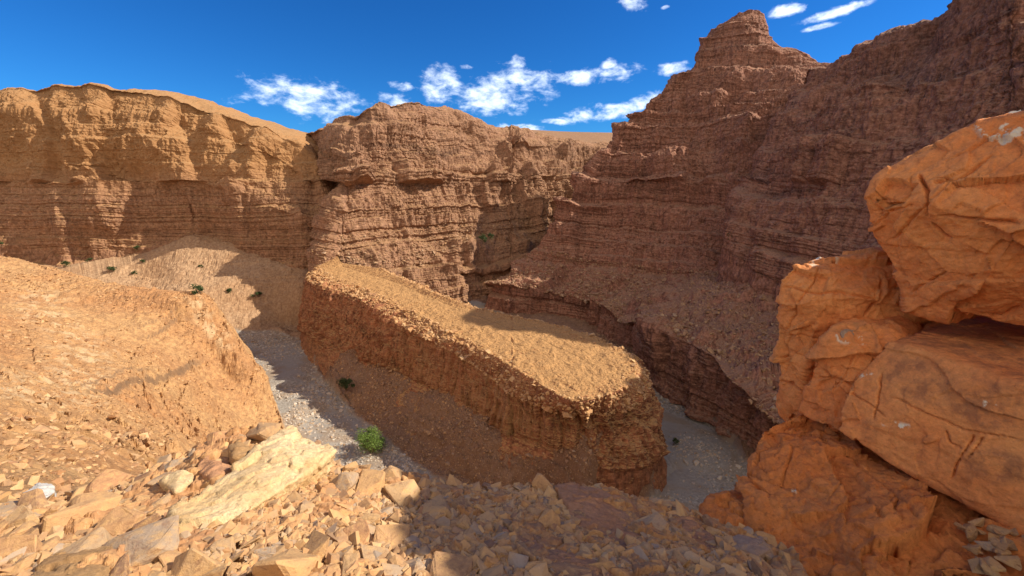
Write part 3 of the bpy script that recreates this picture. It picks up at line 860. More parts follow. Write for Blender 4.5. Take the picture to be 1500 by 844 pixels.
M_ledge = rubble_material('rubble_ledge_rock', [(0.42, 0.22, 0.10), (0.42, 0.22, 0.10)], island=True, bump=0.8)
STONE_COLS = [(0.38, 0.20, 0.10), (0.50, 0.30, 0.14), (0.28, 0.16, 0.095), (0.56, 0.36, 0.18), (0.42, 0.22, 0.11), (0.52, 0.32, 0.15), (0.36, 0.28, 0.21), (0.50, 0.31, 0.15), (0.42, 0.24, 0.12), (0.56, 0.37, 0.19), (0.25, 0.18, 0.14)]
M_stone = rubble_material('scree_stone', STONE_COLS, island=False, bump=0.6)
M_gravel = rubble_material('scree_gravel', STONE_COLS, island=True, bump=0.4)
led = grid_mesh('rocky_ledge', np.c_[gxy, lz + dz].reshape(na2, nr2, 3), M_ledge)
led['kind'] = 'structure'
# unseen slope added behind the viewer, kept pale to bounce light into the shade
bx, by = np.meshgrid(np.linspace(-40, 40, 160), np.linspace(-60, 0.9, 120), indexing='ij')
bp = np.c_[bx.ravel(), by.ravel(), np.zeros(bx.size)]
bz = -1.75 - 0.45 * (bp[:, 1] - 0.9) * 0.9 + 0.12 * np.minimum(bp[:, 0], 0) + 0.25 * np.maximum(bp[:, 0], 0) + 0.8 * fbm(bp, 0.12, 4, 0.5, 411) * np.clip((0.6 - by.ravel()) / 5, 0, 1)
M_back = rubble_material('pale_bounce_rock', [(0.56, 0.36, 0.19), (0.56, 0.36, 0.19)], island=True, bump=0.8)
bh = grid_mesh('bounce_hillside', np.c_[bp[:, :2], bz - 0.35].reshape(160, 120, 3), M_back)
bh['kind'] = 'structure'


def tag(o, label, cat, group=None):
    o['label'] = label
    o['category'] = cat
    if group: o['group'] = group
    return o


def remeshed(bm, voxel):
    """a closed mesh from a bmesh, re-tiled evenly"""
    me = bpy.data.meshes.new('tmp')
    bm.to_mesh(me); bm.free()
    o = bpy.data.objects.new('tmp', me)
    COL.objects.link(o)
    md = o.modifiers.new('r', 'REMESH'); md.mode = 'VOXEL'; md.voxel_size = voxel
    dg = bpy.context.evaluated_depsgraph_get()
    out = bpy.data.meshes.new_from_object(o.evaluated_get(dg))
    bpy.data.objects.remove(o); bpy.data.meshes.remove(me)
    return out


def mesh_pn(me):
    n = len(me.vertices)
    P = np.empty(n * 3, np.float32); me.vertices.foreach_get('co', P)
    Nn = np.empty(n * 3, np.float32); me.vertex_normals.foreach_get('vector', Nn)
    return P.reshape(-1, 3).astype(float), Nn.reshape(-1, 3).astype(float)


def to_px(P):
    x = P[:, 0]
    f = P[:, 1] * math.cos(PITCH) - P[:, 2] * math.sin(PITCH)
    u = P[:, 1] * math.sin(PITCH) + P[:, 2] * math.cos(PITCH)
    f = np.maximum(f, 0.05)
    return np.c_[PX0 + FPX * x / f, PY0 - FPX * u / f]


def rock_body(name, hulls, voxel, mat, seed, rough=0.05, facet=0.06, fsc=1.3, cracks=(), stains=(), pales=(), smooth_it=2, base=None, tilt=0.0):
    """one rock: union of convex hulls, re-tiled, weathered; cracks are grooves along lines on the seen face"""
    bm = bmesh.new()
    for pts in hulls:
        vs = [bm.verts.new(Vector(p)) for p in pts]
        r = bmesh.ops.convex_hull(bm, input=vs)
        junk = list({e for e in r['geom_interior'] + r['geom_unused'] if isinstance(e, bmesh.types.BMVert)})
        bmesh.ops.delete(bm, geom=junk, context='VERTS')
    me = remeshed(bm, voxel)
    P, Nn = mesh_pn(me)
    Pw = P + 0.18 * np.stack([vnoise(P * 1.7, seed + 1), vnoise(P * 1.7, seed + 2), vnoise(P * 1.7, seed + 3)], -1)
    f1, f2, cid = worley(Pw * np.array([1, 1, 1.5]), fsc, seed + 4)
    d = facet * 2.0 * facets(Pw * np.array([1, 1, 1.4]), fsc, seed + 41) + facet * 0.8 * facets(Pw, fsc * 3.1, seed + 42) + facet * 0.17 * facets(P, fsc * 9.0, seed + 43)
    f1, f2, cid = worley(Pw * np.array([1, 1, 1.7]), fsc * 2.9, seed + 5)
    d += rough * 0.5 * (fbm(P, 0.9, 4, 0.55, seed + 12, ridged=True) - 0.5)
    q = P[:, 2] + tilt * P[:, 0] + 0.06 * vnoise(P * 1.1, seed + 9)
    za, va = layer_fn(seed + 8, 0.08, 0.5, -6, 5, 0.1)
    d += facet * 0.25 * np.interp(q, za, va)
    d += 0.7 * rough * fbm(P, 1.5, 5, 0.55, seed + 6) + rough * 0.16 * fbm(P, 11.0, 4, 0.7, seed + 7)
    px = to_px(P)
    px = px + 7 * np.c_[vnoise(P * 3.1, seed + 21), vnoise(P * 3.1, seed + 22)] + 2 * np.c_[vnoise(P * 14, seed + 24), vnoise(P * 14, seed + 25)]
    facing = (P * Nn).sum(1) < 0
    for line, wd, dep in cracks:
        dd, _, par = seg_dist(px, [np.array(p, float) for p in line])
        taper = sstep(-0.02, 0.12, par) * sstep(1.02, 0.85, par)
        ww = 0.55 * wd * (0.5 + 0.7 * taper) * (0.8 + 0.5 * vnoise(P * 6, seed + 23))
        d -= facing * dep * taper * np.exp(-(dd / np.maximum(ww, 0.9)) ** 2)
    P2 = P + Nn * d[:, None]
    st = np.zeros(len(P)); pa = np.zeros(len(P))
    for poly, feather in stains:
        q = inside(px, [np.array(p, float) for p in poly])
        st = np.maximum(st, facing * sstep(-feather, feather, q) * (0.35 + 0.65 * sstep(-0.25, 0.25, fbm(P, 7, 5, 0.65, seed + 31))))
    for poly, feather in pales:
        q = inside(px, [np.array(p, float) for p in poly])
        pa = np.maximum(pa, sstep(-feather, feather, q) * sstep(0.12, 0.2, fbm(P, 7, 5, 0.7, seed + 32)))
    org = P2.mean(0) if base is None else np.array(base)
    org[2] = P2[:, 2].min()
    me.vertices.foreach_set('co', (P2 - org).astype(np.float32).ravel())
    for k, v in (('stain', st), ('pale', pa)):
        a = me.attributes.new(k, 'FLOAT', 'POINT'); a.data.foreach_set('value', v.astype(np.float32))
    me.polygons.foreach_set('use_smooth', np.ones(len(me.polygons), bool))
    me.name = name
    me.materials.clear(); me.materials.append(mat)
    me.update()
    o = bpy.data.objects.new(name, me)
    o.location = org
    COL.objects.link(o)
    return o


def outcrop_material(name, base, warm, darkc, palec, sc=1.0):
    m, N, bs = new_mat(name)
    P = N.n('ShaderNodeTexCoord').outputs['Object']
    n1 = N.noise(P, 1.1 * sc, 6, 0.6); n2 = N.noise(P, 6 * sc, 8, 0.68); n3 = N.noise(P, 45 * sc, 6, 0.7); n4 = N.noise(N.scaled(P, (1, 1, 2.2)), 2.6 * sc, 8, 0.7, 0.6)
    c = N.mix(N.mr(n1, 0.35, 0.65), base, warm)
    c = N.mix(N.mr(n2, 0.5, 0.72, 0, 0.45), c, darkc)
    c = N.mix(N.mr(n4, 0.58, 0.72, 0, 0.4), c, darkc)
    c = N.mix(N.mr(n3, 0.58, 0.75, 0, 0.35), c, palec)
    c = N.mix(N.mr(n3, 0.44, 0.28, 0, 0.7), c, darkc)
    n5 = N.mr(N.noise(P, 17 * sc, 8, 0.75), 0.32, 0.68, 0.78, 1.18, smooth=False)
    c = N.mix(1.0, c, N.n('ShaderNodeCombineColor', inp={0: n5, 1: n5, 2: n5}).outputs[0], 'MULTIPLY')
    at = lambda k: N.n('ShaderNodeAttribute', attribute_name=k).outputs['Fac']
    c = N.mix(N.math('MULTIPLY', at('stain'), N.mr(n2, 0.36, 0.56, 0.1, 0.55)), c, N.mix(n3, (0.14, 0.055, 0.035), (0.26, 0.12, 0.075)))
    c = N.mix(at('pale'), c, (0.80, 0.70, 0.52))
    N.t.links.new(c, bs.inputs['Base Color'])
    h = N.math('ADD', N.math('MULTIPLY', n2, 0.8), N.math('MULTIPLY', n3, 0.2))
    h = N.math('ADD', h, N.math('MULTIPLY', n4, 0.6))
    N.t.links.new(N.n('ShaderNodeBump', inp={'Strength': 0.8, 'Distance': 0.05, 'Height': h}).outputs[0], bs.inputs['Normal'])
    return m


M_out = outcrop_material('orange_sandstone', (0.72, 0.255, 0.08), (0.80, 0.335, 0.11), (0.42, 0.13, 0.045), (0.82, 0.42, 0.18))
M_out2 = outcrop_material('red_sandstone', (0.62, 0.21, 0.06), (0.70, 0.27, 0.08), (0.30, 0.095, 0.04), (0.78, 0.44, 0.22))
M_slab = outcrop_material('pale_ochre_stone', (0.68, 0.46, 0.22), (0.78, 0.59, 0.34), (0.48, 0.24, 0.09), (0.84, 0.70, 0.46), 2.2)
M_brown = outcrop_material('brown_stone', (0.40, 0.23, 0.10), (0.46, 0.28, 0.13), (0.24, 0.13, 0.06), (0.56, 0.38, 0.20), 2.2)
M_redslab = outcrop_material('red_brown_stone', (0.46, 0.235, 0.12), (0.52, 0.28, 0.15), (0.34, 0.16, 0.085), (0.62, 0.44, 0.30), 2.0)
M_grey = outcrop_material('grey_stone', (0.44, 0.30, 0.20), (0.52, 0.37, 0.25), (0.32, 0.20, 0.13), (0.64, 0.50, 0.36), 2.4)
M_white = outcrop_material('chalky_stone', (0.66, 0.62, 0.56), (0.74, 0.70, 0.64), (0.46, 0.40, 0.34), (0.82, 0.80, 0.76), 2.4)


def front(pts):
    return [PD(*p) for p in pts]


def hull_back(pts, back, shrink=0.9, extra=()):
    F = front(pts)
    c = np.mean(F, 0)
    return F + [c + (p - c) * shrink + np.array(back) for p in F] + [np.array(e, float) for e in extra]


# big overhanging boulder, upper right
A = hull_back([(1270, 292, 4.45), (1284, 262, 4.5), (1345, 224, 4.35), (1425, 186, 4.1), (1500, 172, 3.85), (1640, 150, 3.5), (1740, 300, 3.3), (1690, 500, 3.2), (1520, 484, 3.55), (1455, 478, 3.7),
               (1400, 460, 3.85), (1345, 455, 4.1), (1320, 395, 4.25), (1285, 345, 4.4)], (2.1, 0.9, 0.25), 0.92, extra=[PD(1400, 300, 3.75), PD(1500, 330, 3.4), PD(1440, 420, 3.6)])
o = rock_body('boulder', [A], 0.011, M_out, 501, rough=0.05, facet=0.05, fsc=1.1,
              cracks=[([(1348, 258), (1358, 282), (1366, 318)], 4, 0.09), ([(1366, 268), (1400, 266), (1425, 252), (1460, 226)], 3, 0.06), ([(1300, 356), (1340, 318), (1370, 292), (1420, 252)], 2.5, 0.04),
                      ([(1378, 314), (1420, 318), (1460, 326), (1500, 334)], 3.0, 0.07), ([(1368, 322), (1384, 345), (1394, 352)], 3, 0.06), ([(1280, 310), (1310, 308), (1345, 296)], 2, 0.03),
                      ([(1340, 430), (1365, 412), (1384, 396)], 2, 0.04), ([(1380, 240), (1430, 212), (1462, 192)], 2, 0.03), ([(1436, 470), (1470, 474), (1500, 456)], 3, 0.05), ([(1345, 250), (1315, 300), (1285, 330)], 2, 0.03)],
              pales=[([(1418, 178), (1500, 160), (1500, 215), (1470, 215), (1440, 200)], 6)])  # sunlit patches of the top, painted in as pale flecks
tag(o, 'big orange boulder overhanging the outcrop, with sunlit patches painted pale on its sloping top and crossing cracks', 'boulder')

# rounded block under its left end
B = hull_back([(1146, 415, 4.95), (1160, 390, 5.0), (1205, 382, 4.95), (1250, 386, 4.85), (1302, 372, 4.8), (1335, 390, 4.6), (1350, 440, 4.45), (1345, 480, 4.4), (1290, 486, 4.5),
               (1240, 520, 4.6), (1205, 590, 4.65), (1180, 625, 4.7), (1150, 612, 4.85), (1144, 560, 4.95), (1142, 480, 5.0)], (2.2, 0.9, 0.05), 0.95, extra=[PD(1200, 450, 4.6), PD(1180, 540, 4.65)])
o = rock_body('rock_block', [B], 0.012, M_out, 521, rough=0.05, facet=0.055, fsc=1.2,
              cracks=[([(1150, 418), (1180, 428), (1230, 432), (1290, 440)], 2.5, 0.05), ([(1200, 390), (1186, 420), (1160, 470), (1150, 520)], 2, 0.035), ([(1146, 494), (1170, 492), (1215, 500)], 2, 0.03),
                      ([(1142, 557), (1165, 562), (1180, 572)], 3.5, 0.07), ([(1292, 400), (1286, 440), (1270, 466)], 4, 0.09)],
              pales=[([(1185, 376), (1228, 376), (1232, 388), (1190, 390)], 4)])
tag(o, 'rounded upright orange rock block below the overhanging boulder, pale patch on top', 'rock')

# long slab with a flat top, middle of the outcrop
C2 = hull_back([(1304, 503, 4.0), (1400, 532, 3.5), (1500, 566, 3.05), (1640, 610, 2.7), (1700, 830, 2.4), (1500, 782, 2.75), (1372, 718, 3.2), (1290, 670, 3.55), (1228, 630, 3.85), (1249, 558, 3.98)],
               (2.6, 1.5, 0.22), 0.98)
C1 = hull_back([(1212, 498, 4.3), (1225, 480, 4.4), (1300, 474, 4.3), (1306, 503, 4.1), (1285, 550, 4.05), (1266, 545, 4.05), (1232, 605, 4.05), (1224, 640, 4.0), (1172, 602, 4.4), (1190, 535, 4.4)], (2.0, 1.2, 0.1), 0.95)
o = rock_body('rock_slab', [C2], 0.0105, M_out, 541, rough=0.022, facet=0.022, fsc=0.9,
              cracks=[([(1292, 545), (1284, 585), (1278, 615)], 2.5, 0.05), ([(1300, 580), (1350, 605), (1410, 630), (1470, 640), (1500, 646)], 2, 0.035), ([(1386, 630), (1392, 648), (1410, 658)], 2, 0.04),
                      ([(1428, 636), (1408, 672), (1390, 702)], 2.5, 0.05), ([(1440, 640), (1420, 675)], 2, 0.04), ([(1245, 575), (1270, 590), (1300, 610)], 2, 0.03)],
              stains=[([(1256, 470), (1500, 494), (1500, 560), (1400, 526), (1310, 498)], 6), ([(1310, 512), (1500, 572), (1500, 640), (1440, 630), (1380, 600), (1330, 590), (1290, 560)], 10), ([(1262, 618), (1284, 614), (1290, 636), (1274, 646), (1260, 640)], 6),  # first patch: dark dust plus the boulder's shade painted on the top face
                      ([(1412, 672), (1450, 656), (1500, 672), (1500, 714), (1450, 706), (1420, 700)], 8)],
              pales=[([(1258, 548), (1285, 548), (1285, 556), (1260, 556)], 3), ([(1290, 612), (1340, 622), (1330, 630), (1292, 622)], 3), ([(1440, 584), (1460, 588), (1455, 598), (1440, 594)], 3)])
tag(o, 'wide flat-faced orange rock slab with dark stains, running out at the right edge', 'rock')
o = rock_body('rock_block', [C1], 0.0105, M_out, 551, rough=0.04, facet=0.045, fsc=1.6,
              cracks=[([(1250, 510), (1240, 550), (1215, 580)], 2, 0.03), ([(1190, 556), (1230, 560), (1262, 570)], 2.5, 0.04)],
              pales=[([(1222, 492), (1275, 494), (1270, 504), (1222, 502)], 3)])
tag(o, 'short orange rock block wedged between the rounded upright block and the stained slab', 'rock')

# lower buttress running down to the ledge
D1 = hull_back([(1163, 607, 4.55), (1180, 602, 4.5), (1226, 634, 4.1), (1307, 692, 3.55), (1381, 756, 3.0), (1440, 850, 2.45), (1300, 880, 2.45), (1175, 835, 2.75), (1117, 800, 3.0), (1088, 740, 3.6), (1086, 716, 3.75),
                (1094, 681, 3.95), (1117, 626, 4.3)], (1.8, 0.6, -0.25), 0.95, extra=[PD(1190, 700, 3.55), PD(1270, 780, 2.9)])
D2 = hull_back([(1090, 715, 3.8), (1060, 727, 3.7), (1028, 762, 3.4), (1060, 790, 3.15), (1120, 800, 3.05), (1130, 740, 3.5)], (0.8, 0.3, -0.4), 0.9)
D3 = [PD(1381, 752, 3.05), PD(1440, 850, 2.45), PD(1700, 860, 2.2), PD(1700, 800, 2.55), PD(1500, 788, 2.75), PD(1440, 850, 2.45) + V(0, 0, -0.6), PD(1700, 860, 2.2) + V(0, 0, -0.6), PD(1381, 752, 3.05) + V(0.6, 0.2, -0.6)]
o = rock_body('rock_buttress', [D1, D3], 0.011, M_out2, 561, rough=0.07, facet=0.075, fsc=1.7, tilt=0.4,
              cracks=[([(1160, 655), (1150, 690), (1140, 720)], 2.5, 0.05), ([(1240, 650), (1300, 720), (1350, 790)], 2.5, 0.05), ([(1316, 742), (1305, 768)], 3, 0.06), ([(1190, 640), (1230, 700), (1290, 760)], 2, 0.04),
                      ([(1240, 700), (1215, 740)], 2, 0.03), ([(1160, 760), (1210, 790), (1260, 830)], 2, 0.035)],
              pales=[([(1158, 708), (1168, 712), (1166, 724), (1158, 720)], 2)])
tag(o, 'rough red-orange rock buttress sloping down under the stained slab to the rubble', 'rock')
o = rock_body('rock_block', [D2], 0.011, M_out2, 571, rough=0.06, facet=0.06, fsc=2.2)
tag(o, 'low crumbly red rock spur at the foot of the buttress, above the dry riverbed', 'rock')
# unseen block added beyond the right edge to shade the middle foreground
E = [V(x, y, z) for x, y, z in ((5.6, 0.6, -3), (5.6, 4.0, -3), (9, 0, -3), (9, 5, -3), (5.7, 0.9, 2.6), (5.9, 3.4, 2.75), (8.5, 0.5, 4.2), (8.5, 4.2, 4.0), (5.6, 2.0, 2.6))]
o = rock_body('rock_block', [E], 0.06, M_out, 581, rough=0.2, facet=0.2, fsc=0.8)
tag(o, 'unseen orange rock block added right of the overhanging boulder to shade the foreground', 'rock')


# ------------------------------------------------------------------ single large stones of the ledge
def stone_slab(name, outline, thick, mat, label, seed, under=0.0, rough=0.012, facet=0.014, shift=(0.0, 0.0), voxel=0.010, cracks=(), taper=0.93, cat='rock'):
    T = np.array([PZ(*p) for p in outline])
    c = T.mean(0)
    Bm = c + (T - c) * taper
    Bm[:, 2] -= thick
    Bm[:, 0] += shift[0]; Bm[:, 1] += shift[1]
    top = c.copy(); top[2] += under
    o = rock_body(name, [list(T) + list(Bm) + [top]], voxel, mat, seed, rough=rough, facet=facet, fsc=3.2, cracks=cracks)
    return tag(o, label, cat)


stone_slab('rock_slab', [(222, 800, -1.80), (258, 750, -1.86), (330, 694, -1.95), (396, 646, -2.02), (424, 626, -2.06), (452, 640, -2.04), (492, 661, -2.02), (476, 675, -2.0), (430, 704, -1.96), (385, 734, -1.91), (335, 766, -1.86), (290, 800, -1.81), (256, 822, -1.78)],
           0.17, M_slab, 'long pale ochre stone slab lying tilted across the sunlit rubble above the river', 601, under=0.04, shift=(-0.03, 0.05), rough=0.02, facet=0.02,
           cracks=[([(300, 775), (360, 765), (430, 735)], 2.5, 0.02), ([(270, 790), (300, 770), (330, 768)], 2, 0.015), ([(330, 740), (300, 765)], 2, 0.01)])
stone_slab('rock_block', [(352, 790, -2.0), (372, 760, -2.02), (440, 718, -2.08), (492, 702, -2.13), (502, 742, -2.10), (500, 768, -2.08), (430, 800, -2.05)], 0.28, M_brown,
           'brown stone block with a bright end face, propping the long pale slab', 611, rough=0.018, facet=0.02, shift=(0.02, -0.02))
stone_slab('rock_slab', [(812, 709, -2.42), (839, 707, -2.45), (866, 724, -2.49), (916, 731, -2.53), (948, 746, -2.57), (958, 775, -2.45), (936, 800, -2.31), (914, 812, -2.25), (876, 790, -2.28), (848, 776, -2.31), (842, 745, -2.37)],
           0.16, M_redslab, 'broad smooth red-brown slab in the shaded rubble, its far corner over the gorge', 621, under=0.01, shift=(0.0, 0.03))
stone_slab('rock_slab', [(984, 754, -2.61), (1018, 763, -2.65), (1058, 796, -2.53), (1056, 812, -2.45), (1012, 806, -2.41), (985, 780, -2.51)],
           0.14, M_redslab, 'smaller red-brown slab right of the broad one, half buried in shaded stones', 626, under=0.01)
stone_slab('rock_slab', [(736, 776, -2.13), (770, 780, -2.15), (870, 820, -2.05), (896, 850, -1.95), (830, 860, -1.90), (776, 820, -2.00)],
           0.13, M_redslab, 'tan slab sloping down to the bottom edge, left of the broad red-brown slab', 631, under=0.01)
stone_slab('rock_slab', [(20, 860, -1.63), (70, 815, -1.73), (130, 800, -1.77), (190, 812, -1.73), (160, 850, -1.63), (110, 880, -1.57)],
           0.10, M_brown, 'flat ochre slab at the bottom left corner, below the tail of the long pale slab', 636, under=0.01)
stone_slab('stone', [(34, 722, -2.25), (50, 708, -2.29), (74, 710, -2.29), (80, 724, -2.26), (56, 736, -2.22)], 0.08, M_white,
           'white chalky stone alone on the rim at the far left', 641, under=0.02, cat='stone')
stone_slab('stone', [(1070, 792, -2.52), (1082, 785, -2.56), (1112, 792, -2.54), (1128, 806, -2.46), (1108, 816, -2.4), (1076, 806, -2.46)], 0.14, M_grey,
           'grey-brown angular stone at the foot of the outcrop, with a dark hollow below', 646, under=0.02, cat='stone')
stone_slab('stone', [(1104, 790, -2.58), (1114, 786, -2.6), (1130, 800, -2.54), (1124, 810, -2.48), (1112, 802, -2.52)], 0.12, M_grey,
           'smaller grey-brown stone leaning on the outcrop behind the angular one', 651, under=0.02, cat='stone')
stone_slab('stone', [(288, 690, -2.02), (300, 668, -2.08), (332, 672, -2.06), (336, 690, -2.0), (312, 702, -1.97)], 0.14, M_redslab,
           'rough rust-red stone, the largest in the pile behind the long pale slab', 656, under=0.05, rough=0.02, cat='stone')
stone_slab('stone', [(336, 655, -2.02), (350, 645, -2.06), (360, 650, -2.05), (358, 668, -2.0), (342, 670, -1.99)], 0.13, M_brown,
           'blocky tan stone touching the upper side of the long pale slab', 661, under=0.03, cat='stone')
stone_slab('stone', [(236, 704, -2.05), (258, 690, -2.1), (283, 688, -2.08), (280, 704, -2.02), (258, 720, -1.98)], 0.12, M_slab,
           'wedge of orange stone left of the rust-red stone in the pile', 666, under=0.03, cat='stone')
stone_slab('stone', [(1230, 486, PD(1230, 486, 4.25)[2]), (1240, 480, PD(1240, 480, 4.3)[2]), (1254, 483, PD(1254, 483, 4.28)[2]), (1250, 493, PD(1250, 493, 4.2)[2]), (1234, 494, PD(1234, 494, 4.2)[2])], 0.05, M_grey,
           'pale broken stone sitting on the short block of the outcrop', 671, under=0.02, cat='stone')

# ------------------------------------------------------------------ scree: single stones, then gravel
random.seed(11)
rng = np.random.default_rng(12)


def stone_mesh(k):
    bm = bmesh.new()
    fl = rng.uniform(0.32, 0.62); wd = rng.uniform(0.6, 0.95)
    n = int(rng.integers(9, 15))
    pts = rng.uniform(-1, 1, (n, 3))
    pts /= np.maximum(np.abs(pts).max(1, keepdims=True), 0.3) ** 0.75
    for p in pts * np.array([1, wd, fl]) * 0.5:
        bm.verts.new(p)
    r = bmesh.ops.convex_hull(bm, input=bm.verts[:])
    bmesh.ops.delete(bm, geom=list({e for e in r['geom_interior'] + r['geom_unused'] if isinstance(e, bmesh.types.BMVert)}), context='VERTS')
    bmesh.ops.dissolve_limit(bm, angle_limit=R(12), verts=bm.verts[:], edges=bm.edges[:])
    bmesh.ops.bevel(bm, geom=bm.edges[:], offset=0.035, segments=1, affect='EDGES', clamp_overlap=True)
    bmesh.ops.triangulate(bm, faces=bm.faces[:])
    bmesh.ops.subdivide_edges(bm, edges=bm.edges[:], cuts=1, use_grid_fill=True)
    P = np.array([v.co[:] for v in bm.verts])
    d = 0.035 * fbm(P, 2.2, 3, 0.55, 700 + k)
    bm.normal_update()
    for v, q in zip(bm.verts, d):
        v.co += v.normal * float(q)
    me = bpy.data.meshes.new('stone')
    bm.to_mesh(me); bm.free()
    me.materials.append(M_stone)
    return me


STONES = [stone_mesh(k) for k in range(22)]
slab_px = [np.array([(222, 800), (236, 748), (396, 646), (424, 626), (492, 661), (430, 800), (502, 768), (500, 700)]),]


def blocked(px, py, m=0):
    """places the large stones already take"""
    polys = [[(230, 800), (240, 748), (396, 646), (424, 626), (492, 661), (502, 742), (500, 768), (430, 795), (330, 805), (270, 822)],
             [(812, 709), (839, 707), (866, 724), (916, 731), (948, 746), (950, 775), (914, 808), (848, 776)],
             [(1000, 760), (1018, 763), (1050, 796), (1020, 800)], [(745, 780), (770, 784), (866, 824), (880, 844), (840, 850), (780, 816)], [(40, 715), (74, 712), (76, 728), (50, 732)],
             [(1075, 790), (1112, 792), (1125, 806), (1100, 812)], [(290, 690), (300, 670), (332, 674), (330, 690)], [(240, 704), (258, 692), (280, 690), (258, 716)], [(338, 655), (358, 650), (356, 668)]]
    return max(float(inside(np.array([[px, py]], float), [np.array(p, float) for p in q])[0]) for q in polys) > m


placed = []
tries = 0
cand = []
while len(placed) < 262 and tries < 30000:
    tries += 1
    px = rng.uniform(-10, 1150) if rng.random() < 0.93 else rng.uniform(1320, 1500)
    top = np.interp(px, [p[0] for p in EDGE], [p[1] for p in EDGE])
    if top > 840: continue
    py = rng.uniform(top - 4, 850)
    if px > 1160:
        if not (py > 715 + (px - 1350) * 0.2 and px > 1345): continue
        continue
    sz_px = float(np.clip(rng.lognormal(math.log(30), 0.40), 17, 66)) * (1.2 if tries < 500 else (1.0 if tries < 3000 else 0.8))
    if py < top + 25: sz_px *= 0.8
    if blocked(px, py, 2): continue
    if any((px - q[0]) ** 2 + ((py - q[1]) * 1.25) ** 2 < (0.43 * (sz_px + q[2])) ** 2 for q in placed): continue
    placed.append((px, py, sz_px))


def ledge_hit(px, py):
    d = pray(px, py)
    t = np.linspace(1.2, 5.5, 400)
    p = d[None, :] * t[:, None]
    z, _ = ledge_z(p[:, :2])
    b = p[:, 2] < z
    return p[int(np.argmax(b))] if b.any() else None


def side_label(px, py, sz):
    size = 'fist-sized' if sz < 20 else ('angular' if sz < 34 else 'large angular')
    if px < 235 and py < 790: return size + ' ochre stone in the sunlit rubble at the far left of the ledge', 'sunlit stones at the far left'
    if px < 430 and py < 720: return size + ' tan stone in the pile behind the long pale slab', 'stones behind the pale slab'
    if px < 450: return size + ' golden stone in the sunlit rubble below the long pale slab', 'stones below the pale slab'
    if px < 640: return size + ' ochre stone in the sunlit rubble right of the brown block', 'sunlit stones right of the brown block'
    if px < 820: return size + ' brown stone in the shaded rubble left of the broad red slab', 'shaded stones left of the broad slab'
    if px < 960: return size + ' brown stone in the shaded rubble below the broad red slab', 'shaded stones below the broad slab'
    return size + ' grey-brown stone in the shaded rubble beside the outcrop', 'shaded stones beside the outcrop'


for i, (px, py, sz) in enumerate(placed):
    p = ledge_hit(px, py)
    if p is None: continue
    dist = float(np.linalg.norm(p))
    size = sz / FPX * dist * 1.15
    o = bpy.data.objects.new('stone', STONES[i % len(STONES)])
    COL.objects.link(o)
    o.location = (p[0], p[1], p[2] + size * 0.07)
    o.scale = (size, size * rng.uniform(0.85, 1.1), size * rng.uniform(0.8, 1.2))
    o.rotation_euler = (rng.normal(0, 0.35), rng.normal(-0.15 if px < 640 else 0.1, 0.3), rng.uniform(0, 6.28))
    lab, grp = side_label(px, py, sz)
    tag(o, lab, 'stone', grp)


sh = np.array([PD(1381, 752, 3.05), PD(1440, 850, 2.45), PD(1500, 788, 2.75)])
shn = np.cross(sh[1] - sh[0], sh[2] - sh[0])
for i in range(26):
    for _ in range(50):
        px, py = rng.uniform(1385, 1505), rng.uniform(758, 850)
        if inside(np.array([[px, py]], float), [np.array(p_, float) for p_ in ((1383, 757), (1505, 796), (1505, 852), (1442, 852))])[0] > 0: break
    d_ = pray(px, py)
    p = d_ * (sh[0] @ shn) / (d_ @ shn)
    size = float(rng.uniform(0.05, 0.16))
    o = bpy.data.objects.new('stone', STONES[(i * 5) % len(STONES)])
    COL.objects.link(o)
    o.location = (p[0], p[1], p[2] + 0.05 + size * 0.1)
    o.scale = (size, size, size)
    o.rotation_euler = (rng.normal(0, 0.3), rng.normal(0, 0.3), rng.uniform(0, 6.28))
    tag(o, 'small stone lying on the sloping shelf at the bottom of the outcrop', 'stone', 'stones on the outcrop shelf')


